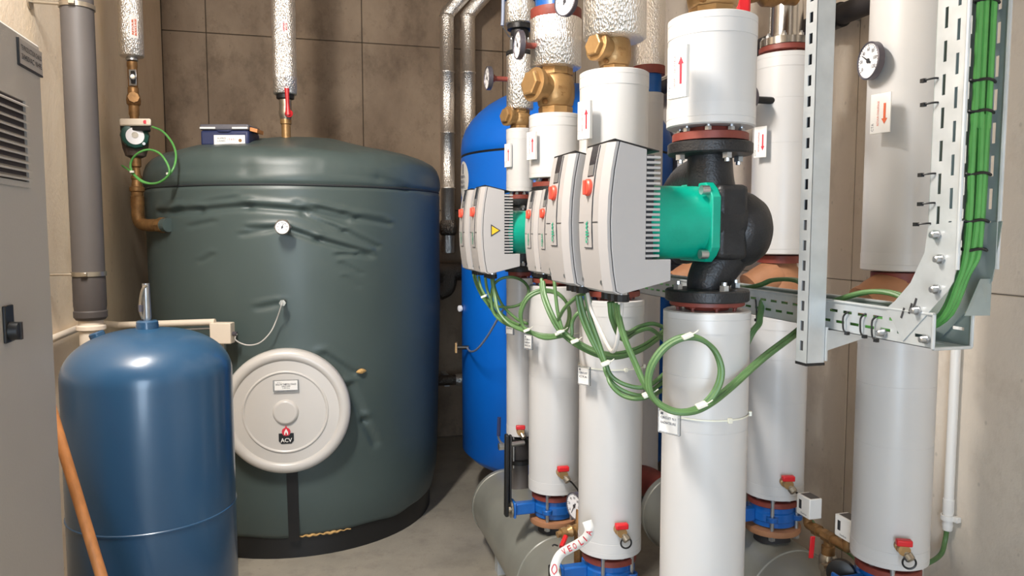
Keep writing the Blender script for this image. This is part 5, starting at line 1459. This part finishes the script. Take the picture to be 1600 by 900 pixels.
# upright post
XS, YS, SW, SD = 1.172, 1.56, 0.052, 0.041
zs0 = zp(568, XS + 0.02, YS)
po = thing('slotted_post', (XS + SW / 2, YS + SD / 2, zs0), 'galvanised slotted channel post hanging in front of the horizontal cable tray', 'post')
LS = ZC - 0.02 - zs0
ps = [(SD / 2 - 0.0065, SD / 2 + 0.0065, 0.03 + 0.05 * k, 0.055 + 0.05 * k) for k in range(int((LS - 0.06) / 0.05))]
MB().slotted((XS, YS, zs0), (0, 1, 0), (0, 0, 1), (0.0025, 0, 0), SD, LS, ps).build('slotted_face', 'galv', po, smooth=False)
q = MB(); q.box(XS, XS + SW, YS, YS + 0.0025, zs0, zs0 + LS); q.box(XS + SW - 0.0025, XS + SW, YS, YS + SD, zs0, zs0 + LS); q.build('channel', 'galv', po, bevel=0.001)
MB().box(XS + 0.004, XS + SW - 0.004, YS + SD - 0.006, YS + SD - 0.003, zs0, zs0 + LS).build('inner_face', 'seam', po)
MB().box(XS - 0.001, XS + SW + 0.001, YS - 0.001, YS + SD + 0.001, zs0 - 0.006, zs0 + 0.001).build('end_cap', 'black', po)
zi = zp(345, XS, YS)
MB().box(XS + 0.0026, XS + 0.02, YS + 0.006, YS + SD - 0.008, zs0 + 0.002, zi).build('insert', 'seam', po)
# bracket arm under the tray
ba = thing('bracket_arm', (XS + SW, YS, ztb), 'short galvanised bracket arm carrying the tray beside the slotted post', 'bracket')
zA = ztb - 0.001
MB().prism([(XS + SW + 0.001, YS + 0.01, zA), (XS + SW + 0.15, YS + 0.01, zA), (XS + SW + 0.15, YS + 0.01, zA - 0.018), (XS + SW + 0.001, YS + 0.01, zA - 0.055)], (0, 0.0025, 0)).build('arm_web', 'galv', ba, smooth=False)
MB().box(XS + SW + 0.001, XS + SW + 0.15, YS + 0.01, YS + 0.045, zA - 0.0022, zA).build('arm_flange', 'galv', ba)
MB().box(XS + SW + 0.0005, XS + SW + 0.005, YS - 0.005, YS + 0.05, zA - 0.075, zA + 0.01).build('arm_plate', 'galv', ba)

# black zip ties on the trays
def ztie(label, pts, name='cable_tie'):
    g = thing(name, pts[0], label, 'cable tie', 'black ties on the cable trays')
    MB().tube(pts, 0.0022, 6, 4).build('strap', 'black', g)
    e_ = Vector(pts[-1])
    MB().obox(e_, (0.004, 0, 0), (0, 0.005, 0), (0, 0, 0.004)).build('buckle', 'black', g)
for px, py, lab_ in ((1462, 122, 'topmost black tie end poking out of the vertical tray side'), (1462, 160, 'second black tie end from the top on the vertical tray side'), (1458, 271, 'black tie end midway down the vertical tray side'), (1457, 317, 'black tie end above the lowest one on the vertical tray side'), (1450, 349, 'lowest black tie end just above the tray corner plate')):
    c = onX(px + 4, py, TXN)
    ztie(lab_, [c + Vector((0.004, 0, 0)), c + Vector((-0.006, 0.002, 0)), c + Vector((-0.014, 0.012, -0.001)), c + Vector((-0.016, 0.022, -0.002))])
for (px, py0, py1, lab_) in ((1318, 488, 521, 'black tie looped down the tray side just right of the slotted post'), (1345, 491, 526, 'middle of three black ties looped down the tray side'), (1363, 495, 532, 'black tie looped down the tray side next to the corner plate')):
    a_, b_ = onX(px + 6, py0, TXN - 0.004), onX(px, py1, TXN - 0.006)
    m_ = onX(px - 1, (py0 + py1) / 2, TXN - 0.010)
    ztie(lab_, [a_ + Vector((0.004, 0, 0)), a_, onX(px, py0 + 6, TXN - 0.008), m_, b_ + Vector((0, 0, 0.008)), b_ + Vector((0, -0.012, 0.002))])
c = onX(1181, 470, TXN - 0.004)
ztie('black tie hanging off the tray side behind the nearest riser', [onX(1180, 468, TXN + 0.004), onX(1181, 470, TXN - 0.006), onX(1182, 485, TXN - 0.008), onX(1182, 500, TXN - 0.008)])

# ---- green cables in the vertical tray
vb = thing('tray_cables', (TXN + 0.05, 1.22, ztt), 'bundle of bright green cables coming down the vertical tray', 'cable')
for k in range(6):
    o_ = (k - 2.5) * 0.0078
    x_ = TXN + 0.058 + o_
    yk = VY0 + 0.012 + 0.009 * (k % 2)
    jig = lambda z_: 0.003 * math.sin(z_ * 9 + k * 1.9)
    pts = [(x_ + jig(z_), yk, z_) for z_ in (ZV1, ZV1 - 0.5, zp(100, TXN, 1.24), zp(180, TXN, 1.24), zp(260, TXN, 1.24), zp(330, TXN, 1.24))]
    zlow = zp(395, TXN, 1.24)
    pts += [(x_ - 0.006, yk + 0.0, zlow), (TXN + 0.044 + o_ * 0.8, yk + 0.012, zp(440, TXN, 1.24) + 0.004 * k), (TXN + 0.040 + o_ * 0.6, yk + 0.060, ztt - 0.018 + 0.003 * (k % 3)), (TXN + 0.078 + o_ * 0.6, 1.45, ztb + 0.012 + 0.01 * (k % 3)), (TXN + 0.078 + o_ * 0.6, 2.0, ztb + 0.012 + 0.01 * (k % 3)), (TXN + 0.078 + o_ * 0.6, 2.95, ztb + 0.012 + 0.01 * (k % 3))]
    MB().tube(pts, 0.0062, 8, 5).build('cable', 'cable_bright', vb)
for py in (3, 127, 175, 272, 345, 390):
    z_ = zp(py, TXN, 1.24)
    yy = VY0 + 0.0165
    MB().tube([(TXN + 0.058 + 0.029 * math.cos(t), yy + 0.013 * math.sin(t), z_ + 0.002 * math.sin(3 * t)) for t in [2 * PI * q / 16 for q in range(16)]], 0.0032, 6, 2, closed=True).build('tie', 'black', vb)
# loose green cables arching above the horizontal tray
ga = thing('arched_cable', (TXN + 0.05, 1.9, ztt), 'pair of green cables arching out of the tray behind the slotted post', 'cable')
for k in range(2):
    o_ = 0.012 * k
    MB().tube([(TXN + 0.05 + o_, 2.3, ztb + 0.03), (TXN + 0.04 + o_, 1.98, ztt + 0.006), (TXN + 0.05 + o_, 1.90, ztt + 0.030), (TXN + 0.06 + o_, 1.80, ztt + 0.034), (TXN + 0.05 + o_, 1.72, ztt + 0.004), (TXN + 0.05 + o_, 1.60, ztb + 0.04)], 0.006, 8, 6).build('cable', 'cable', ga)
ga = thing('arched_cable', (TXN + 0.05, 1.45, ztt), 'pair of green cables arching over the tray edge right of the slotted post', 'cable')
for k in range(2):
    o_ = 0.014 * k
    MB().tube([(TXN + 0.03 + o_, 1.68, ztb + 0.04), (TXN + 0.028 + o_, 1.58, ztt + 0.004), (TXN + 0.05 + o_, 1.50, ztt + 0.028), (TXN + 0.07 + o_, 1.43, ztt + 0.022), (TXN + 0.07 + o_, 1.38, ztt - 0.012), (TXN + 0.06, 1.34, ztb + 0.03)], 0.006, 8, 6).build('cable', 'cable', ga)

# ================================================================== PUMP CABLES
def cable(label, paths, m='cable', r=0.0062, ties=(), group='green pump cables'):
    first = at(*paths[0][0])
    g = thing('pump_cable', first, label, 'cable', group)
    for p in paths:
        MB().tube([at(*q) for q in p], r, 8, 7).build('strand', m, g)
    for px, py, h in ties:
        c = at(px, py, h)
        tt_ = MB().obox(c, RGT * 0.012 + Vector((0, 0, 0.005)), bd * 0.014, Vector((0, 0, 0.004)) - RGT * 0.0015).build('tie', 'tie', g, bevel=0.002)
        MB().tube([c, c + RGT * 0.010 + Vector((0, -0.012, 0.008)), c + RGT * 0.018 + Vector((0, -0.016, 0.016))], 0.0016, 5, 2).build('tie_tail', 'tie', g)
    return g
def sh(p, dx_, dy_, dh=0.0): return [(a_ + dx_, b_ + dy_, h_ + dh) for a_, b_, h_ in p]
big = [(962, 474, 1.86), (966, 500, 1.84), (975, 530, 1.82), (990, 565, 1.80), (1006, 600, 1.77), (1028, 628, 1.745), (1060, 642, 1.73), (1092, 635, 1.73), (1116, 610, 1.735), (1125, 578, 1.74), (1115, 547, 1.745), (1092, 528, 1.745), (1065, 526, 1.75), (1038, 540, 1.76), (1018, 566, 1.76), (1011, 594, 1.755), (1018, 620, 1.74), (1042, 639, 1.72), (1075, 642, 1.715), (1105, 630, 1.73), (1140, 603, 1.77), (1190, 558, 1.86), (1240, 520, 1.95), (1262, 500, 2.03)]
cable('green cable from the nearest pump head making the big loop across the nearest riser', [big, sh(big, 4, 3, -0.008)], ties=((1012, 616, 1.76), (1074, 525, 1.735), (1096, 633, 1.715)))
c2 = [(906, 462, 2.10), (913, 490, 2.10), (926, 525, 2.09), (942, 562, 2.08), (948, 585, 2.06), (962, 603, 2.05), (985, 615, 2.04), (1010, 616, 2.04), (1040, 592, 2.08), (1070, 560, 2.2), (1110, 500, 2.32)]
c2b = [(915, 460, 2.08), (922, 495, 2.08), (936, 535, 2.07), (946, 565, 2.06), (956, 588, 2.05), (980, 602, 2.04), (1010, 604, 2.04), (1040, 582, 2.08), (1070, 548, 2.2), (1110, 492, 2.32)]
c2c = [(901, 462, 2.12), (908, 495, 2.12), (924, 532, 2.10), (946, 572, 2.08), (954, 600, 2.04), (975, 619, 2.02), (1005, 622, 2.0), (1042, 605, 2.08), (1072, 575, 2.2), (1112, 508, 2.32)]
cable('dark green cable bundle from the second pump head passing behind the nearest riser', [c2, c2b, c2c], ties=((946, 568, 2.04),))
c3 = [(957, 472, 1.88), (962, 500, 1.90), (978, 520, 2.0), (1000, 510, 2.1), (1022, 506, 2.12), (1045, 518, 2.14), (1062, 545, 2.2), (1090, 520, 2.3)]
c3b = [(952, 472, 1.88), (956, 500, 1.90), (972, 530, 1.98), (992, 520, 2.06), (1015, 514, 2.1), (1036, 530, 2.14), (1058, 556, 2.2), (1090, 530, 2.3)]
cable('green cables arching from under the nearest pump head behind the nearest riser', [c3, c3b])
c4 = [(846, 436, 2.50), (850, 460, 2.46), (862, 490, 2.42), (876, 512, 2.40), (900, 532, 2.36), (935, 549, 2.33), (965, 552, 2.32), (1000, 542, 2.34), (1030, 522, 2.4), (1052, 500, 2.48), (1080, 478, 2.58)]
cable('long green bundle sweeping from the middle pump heads across two risers', [c4, sh(c4, 3, 4, -0.012), sh(c4, -1, 7, 0.012)], ties=((898, 533, 2.33), (876, 518, 2.38)))
c5 = [(866, 436, 2.44), (868, 460, 2.42), (872, 490, 2.40), (880, 516, 2.38), (893, 524, 2.37), (894, 504, 2.37), (902, 490, 2.36), (914, 484, 2.36), (922, 470, 2.3), (914, 460, 2.24), (900, 465, 2.24), (882, 482, 2.3), (872, 500, 2.36)]
cable('green cable with a small curl under the middle pump heads', [c5])
c6 = [(768, 436, 3.06), (772, 460, 3.04), (778, 485, 3.0), (796, 505, 2.96), (822, 516, 2.90), (850, 523, 2.87), (876, 521, 2.84), (888, 500, 2.86), (886, 475, 2.88), (870, 457, 2.9), (845, 453, 2.9), (824, 463, 2.9), (813, 485, 2.9), (815, 505, 2.9), (826, 516, 2.88), (850, 526, 2.85), (880, 522, 2.82)]
cable('green cable making a round loop over the riser above the name tag', [c6, sh(c6, 2, 3, -0.01)], ties=((823, 516, 2.86), (872, 521, 2.80)))
c7 = [(748, 432, 3.28), (752, 450, 3.25), (764, 470, 3.2), (776, 478, 3.15), (795, 480, 3.12), (815, 474, 3.1), (826, 455, 3.1), (818, 440, 3.15), (800, 433, 3.2), (782, 436, 3.2), (770, 448, 3.2), (768, 470, 3.15), (772, 490, 3.1), (790, 506, 3.02), (815, 513, 2.94)]
c7b = [(758, 432, 3.2), (762, 455, 3.18), (774, 480, 3.14), (795, 500, 3.05), (812, 508, 2.98)]
cable('green cables with a small high loop below the yellow triangle head', [c7, c7b, sh(c7b, 12, -2)], ties=((756, 463, 3.2),))
c8 = [(738, 420, 3.5), (742, 440, 3.45), (752, 462, 3.35), (765, 480, 3.25), (778, 496, 3.12), (800, 510, 3.0)]
cable('thin green cables hanging from the farthest pump head', [c8, sh(c8, 3, -1)], r=0.005)
wp = [(918, 458, 2.06), (924, 485, 2.04), (938, 515, 1.98), (950, 540, 1.92), (957, 549, 1.88), (963, 540, 1.85), (967, 515, 1.84), (971, 490, 1.84), (972, 474, 1.85)]
cable('pale grey cable hung in a U between the two nearest pump heads', [wp], 'cable_white', 0.0055, group=None)
c9 = [(1150, 570, 2.05), (1172, 522, 2.05), (1184, 505, 2.07), (1186, 492, 2.09), (1190, 470, 2.14)]
cable('short green cable tied to the tray edge right of the nearest riser', [c9, sh(c9, 3, 2)], ties=())

# ================================================================== NAME TAGS
def name_tag(px, py, h, wpx, hpx, lines, label, strap=None):
    c = at(px, py, h)
    n = Vector((-0.86, -0.51, 0)).normalized()
    r_ = Vector((-n.y, n.x, 0))
    g = thing('name_tag', c, label, 'tag', 'clear name tags tied to the front risers')
    MB().obox(c, r_ * wpx / 2, n * 0.004, (0, 0, hpx / 2)).build('holder', 'clear', g, bevel=0.001)
    p = MB().obox(c + n * 0.0046, r_ * wpx * 0.42, n * 0.0005, (0, 0, hpx * 0.42)).build('paper_slip', 'plate', g)
    for k, t_ in enumerate(lines):
        text('lettering', t_, c + n * 0.0056 + Vector((0, 0, hpx * (0.16 - 0.2 * k))), r_, (0, 0, 1), wpx * 0.7, 'ink_grey', p, hpx * 0.10, 0.02)
    MB().obox(c + n * 0.0054 - r_ * wpx * 0.30 + Vector((0, 0, hpx * 0.32)), r_ * wpx * 0.06, n * 0.0004, (0, 0, hpx * 0.05)).build('print_mark', 'ink_grey', p)
    if strap:
        x, y, R, z = strap
        MB().ring((x, y, z), (0, 0, 1), R + 0.0015, R + 0.0035, -0.002, 0.002, 64).build('strap', 'tie', g)
        a_ = face_ang(1172 if R > 0.1 else px + 40, x, y, R)
        for a2 in (0.05, 1.0):
            n2, _ = pipe_n(a2)
            MB().obox(Vector((x, y, z)) + n2 * (R + 0.005), n2 * 0.004, _ * 0.005, (0, 0, 0.006)).build('strap_buckle', 'tie', g)
    return g
name_tag(1046, 659, 1.80, 0.062, 0.062, ['CIRCUIT N.1', 'RADIATEURS'], 'clear name tag strapped round the nearest white riser', (PX, PY[0], 0.11, zp(657, PX, PY[0] - 0.11)))
name_tag(913, 587, 2.44, 0.050, 0.064, ['CIRCUIT', 'CTA'], 'clear name tag on the riser with the ribbon, left side', (PX, PY[1], 0.11, zp(578, PX, PY[1] - 0.11)))
name_tag(826, 534, 3.04, 0.044, 0.064, ['CIRC', 'DEPART', 'ECS'], 'clear name tag hanging under the round cable loop', (PX, PY[2], 0.11, zp(523, PX, PY[2] - 0.11)))
name_tag(797, 512, 3.50, 0.05, 0.066, ['CIRC', 'ZONE'], 'clear name tag on the thin riser beside the blue tank', (PX, PY[3], 0.0665, zp(500, PX, PY[3] - 0.06)))

# ================================================================== FOOT OF THE RISERS: gauge, brass tap, ribbon
gp = at(897, 791, 2.72)
base = Vector((PX - 0.09, gp.y + 0.10, zm1 + 0.02))
gauge('pressure_gauge', gp, (-0.96, -0.28, 0), 0.052, 0.024, at(893, 833, 2.62) + Vector((0.03, 0.012, 0.006)), 'pressure gauge tucked behind the ribbon riser above the grey header', needle=-2.6, stem='brass_dark', stem_r=0.011)
tp_ = at(893, 833, 2.62)
g = thing('gauge_cock', tp_, 'small brass cock with red lever on the grey header beside the ribbon', 'valve')
MB().lathe(tp_ + Vector((-0.055, -0.0, 0.0)), (1, 0.15, 0.1), [(0.012, 0), (0.012, 0.014), (0.02, 0.016), (0.02, 0.036), (0.015, 0.038), (0.023, 0.055), (0.015, 0.07), (0.019, 0.072), (0.019, 0.09)], 14).build('body', 'brass', g)
MB().cyl(tp_ + Vector((0.03, 0.01, 0.008)), tp_ + Vector((0.03, 0.01, -0.17)), 0.016, 12).build('riser_nipple', 'brass_dark', g)
l1, l2 = at(884, 838, 2.58), at(877, 855, 2.54)
MB().tube([l1, l2], 0.009, 8, 1, smooth=False).build('red_lever', 'redcap', g)
MB().tube([at(872, 853, 2.56), at(866, 851, 2.56), at(863, 853, 2.56)], 0.003, 6, 3).build('wire_end', 'black', g)
rb = thing('ribbon', at(910, 845, 2.38), 'white ribbon printed with red capitals twisted round the brass cock', 'ribbon')
ctr = [(917, 814, 2.36), (921, 828, 2.35), (916, 840, 2.36), (903, 850, 2.39), (888, 858, 2.42), (876, 866, 2.44), (869, 878, 2.44), (866, 892, 2.43), (870, 905, 2.42)]
C_ = catmull([at(*p) for p in ctr], 6)
vs, fs = [], []
for k, p in enumerate(C_):
    d_ = (C_[min(k + 1, len(C_) - 1)] - C_[max(k - 1, 0)]).normalized()
    nn = d_.cross((CAM - p).normalized()).normalized()
    hw_ = 0.0155
    vs += [p - nn * hw_, p + nn * hw_]
for k in range(len(C_) - 1): fs.append((2 * k, 2 * k + 1, 2 * k + 3, 2 * k + 2))
bnd = MB().add(vs, fs).build('band', 'plate', rb)
sol = bnd.modifiers.new('thick', 'SOLIDIFY'); sol.thickness = 0.0008; sol.offset = 0
word = 'VEOLIA'
arc = [0.0]
for a_, b_ in zip(C_, C_[1:]): arc.append(arc[-1] + (b_ - a_).length)
tot = arc[-1]
for k, ch in enumerate(word):
    s_ = tot * (0.66 - 0.52 * k / (len(word) - 1))
    j = max(i for i in range(len(arc)) if arc[i] <= s_)
    p = C_[j]; d_ = -(C_[min(j + 1, len(C_) - 1)] - C_[max(j - 1, 0)]).normalized()
    tocam = (CAM - p).normalized()
    up_ = tocam.cross(d_).normalized()
    text('lettering', ch, p + tocam * 0.001, d_, up_, 0.017 if ch != 'I' else 0.005, 'ink_red', rb, 0.020, 0.01)
j = int(len(C_) * 0.84)
p = C_[j]; d_ = -(C_[j + 1] - C_[j - 1]).normalized(); tocam = (CAM - p).normalized(); up_ = tocam.cross(d_).normalized()
q = MB()
for sg_ in (-1, 1):
    q.tube([p + tocam * 0.002 - d_ * 0.016 + up_ * 0.0, p + tocam * 0.002 + up_ * sg_ * 0.009 - d_ * 0.002, p + tocam * 0.002 + up_ * sg_ * 0.004 + d_ * 0.014, p + tocam * 0.002 + d_ * 0.016], 0.0016, 5, 4)
q.build('printed_emblem', 'ink_red', rb)

# ================================================================== PRESSURE SWITCHES AND PIPEWORK BY THE RIGHT WALL
def pswitch(px, py, h, label):
    c = at(px, py, h)     # the corner edge nearest the camera, mid height
    dy_, dx_, hz = 0.072, 0.050, 0.036
    g = thing('pressure_switch', c + Vector((0, 0, -0.1)), label, 'pressure switch', 'white pressure switches by the right wall')
    b = MB().box(c.x, c.x + dx_, c.y, c.y + dy_, c.z - hz, c.z + hz).build('case', 'plate', g, bevel=0.003)
    MB().box(c.x + 0.008, c.x + dx_ - 0.004, c.y + 0.006, c.y + dy_ - 0.010, c.z + hz - 0.001, c.z + hz + 0.0008).build('top_scale', 'drain', g)
    MB().box(c.x - 0.0008, c.x + 0.001, c.y + dy_ * 0.62, c.y + dy_ * 0.80, c.z - 0.012, c.z + 0.020).build('scale_window', 'seam', g)
    text('lettering', 'Danfoss', (c.x - 0.0006, c.y + dy_ * 0.42, c.z - 0.024), (0, -1, 0), (0, 0, 1), dy_ * 0.42, 'ink', g, 0.006)
    MB().cyl((c.x + 0.025, c.y + 0.04, c.z - hz), (c.x + 0.025, c.y + 0.04, c.z - hz - 0.035), 0.013, 12).build('pressure_port', 'brass_dark', g)
    return c
s1 = pswitch(1265, 797, 2.50, 'white pressure switch in front of the blue valve on the back header')
s2 = pswitch(1328, 832, 2.30, 'white pressure switch half hidden behind the riser nearest the right wall')
g = thing('brass_pipework', at(1287, 850, 2.4), 'brass pipe run with tee linking the two white pressure switches', 'pipe fitting')
pA, pB = s1 + Vector((0.025, 0.04, -0.07)), s2 + Vector((0.025, 0.04, -0.07))
tee = pA * 0.45 + pB * 0.55
MB().tube([pA + Vector((0, 0, 0.035)), pA + Vector((0, 0, 0.005)), pA + (pB - pA) * 0.10, tee, pB - (pB - pA) * 0.08, pB + Vector((0, 0, 0.0)), pB + Vector((0, 0, 0.035))], 0.0155, 14, 4).build('pipe_run', 'brass_dark', g)
for t in (0.25, 0.5, 0.62):
    p = pA.lerp(pB, t); d_ = (pB - pA).normalized()
    MB().cyl(p - d_ * 0.012, p + d_ * 0.012, 0.021, 8).build('fitting_ring', 'brass_dark', g)
MB().lathe(tee, (0, 0, -1), [(0.016, 0), (0.016, 0.03), (0.022, 0.032), (0.022, 0.06)], 16).build('tee_leg', 'brass_dark', g)
MB().lathe(tee + Vector((0, 0, -0.06)), (0, 0, -1), [(0.024, 0), (0.03, 0.012), (0.03, 0.045), (0.022, 0.06), (0.018, tee.z - 0.06 - (zm2 - 0.03))], 18).build('steel_valve', 'nickel', g)
lvp = at(1270, 838, 2.42); lvq = at(1267, 872, 2.42)
MB().obox((lvp + lvq) / 2, RGT * 0.008, bd * 0.003, (lvp - lvq) / 2).build('red_lever', 'redcap', g, bevel=0.002)
MB().lathe(tee + Vector((-0.02, -0.03, -0.085)), (-1, -0.2, 0), [(0.008, 0), (0.008, 0.02), (0.013, 0.02), (0.013, 0.035), (0, 0.036)], 8).build('side_plug', 'nickel', g)
kb = at(1316, 893, 2.28)
MB().lathe(kb, (-0.7, -0.6, 0.1), [(0.040, 0), (0.043, 0.006), (0.043, 0.03), (0.03, 0.036), (0, 0.036)], 24).build('black_knob', 'black', g)
MB().cyl(kb, tee + Vector((0, 0, -0.09)), 0.010, 8).build('knob_stem', 'brass_dark', g)
wa = thing('switch_wire', s1 + Vector((0.04, 0.03, -0.04)), 'thin dull green wire sagging between the two pressure switches', 'cable')
MB().tube([s1 + Vector((0.035, 0.06, -0.036)), s1 + Vector((0.05, 0.02, -0.075)), s1.lerp(s2, 0.5) + Vector((0.05, 0.04, -0.10)), s2 + Vector((0.045, 0.05, -0.10)), s2 + Vector((0.045, 0.0, -0.12)), Vector((BXX - 0.03, BYY[0] + 0.12, s2.z - 0.14))], 0.004, 6, 6).build('wire', 'cable', wa)

# ---- conduit on the right wall
c1 = onX(1489, 640, XR - 0.02)
zc0 = onX(1488, 832, XR - 0.02).z
cr = thing('wall_conduit', (XR - 0.02, c1.y, zc0), 'white vertical conduit on the right wall with a green cable leaving its foot', 'conduit')
MB().cyl((XR - 0.02, c1.y, zc0 + 0.10), (XR - 0.02, c1.y, ZC - 0.05), 0.0165, 18).build('tube', 'plate', cr)
MB().lathe((XR - 0.02, c1.y, zc0), (0, 0, 1), [(0.015, 0), (0.017, 0.005), (0.0165, 0.01), (0.0185, 0.02), (0.0165, 0.03), (0.0185, 0.045), (0.0165, 0.055), (0.019, 0.07), (0.019, 0.115)], 18).build('flexible_end', 'plate', cr)
zcl = onX(1490, 812, XR - 0.02).z
MB().ring((XR - 0.021, c1.y, zcl), (0, 0, 1), 0.019, 0.0235, -0.009, 0.009, 20).build('clip', 'plate', cr)
MB().box(XR - 0.02, XR, c1.y - 0.038, c1.y - 0.018, zcl - 0.010, zcl + 0.010).build('clip_base', 'plate', cr, bevel=0.002)
MB().tube([(XR - 0.02, c1.y, zc0 + 0.02), (XR - 0.022, c1.y + 0.005, zc0 - 0.04), onX(1470, 866, XR - 0.06), onX(1450, 880, XR - 0.14), onX(1425, 888, XR - 0.22), onX(1395, 870, XR - 0.28)], 0.0085, 10, 6).build('green_cable', 'cable', cr)
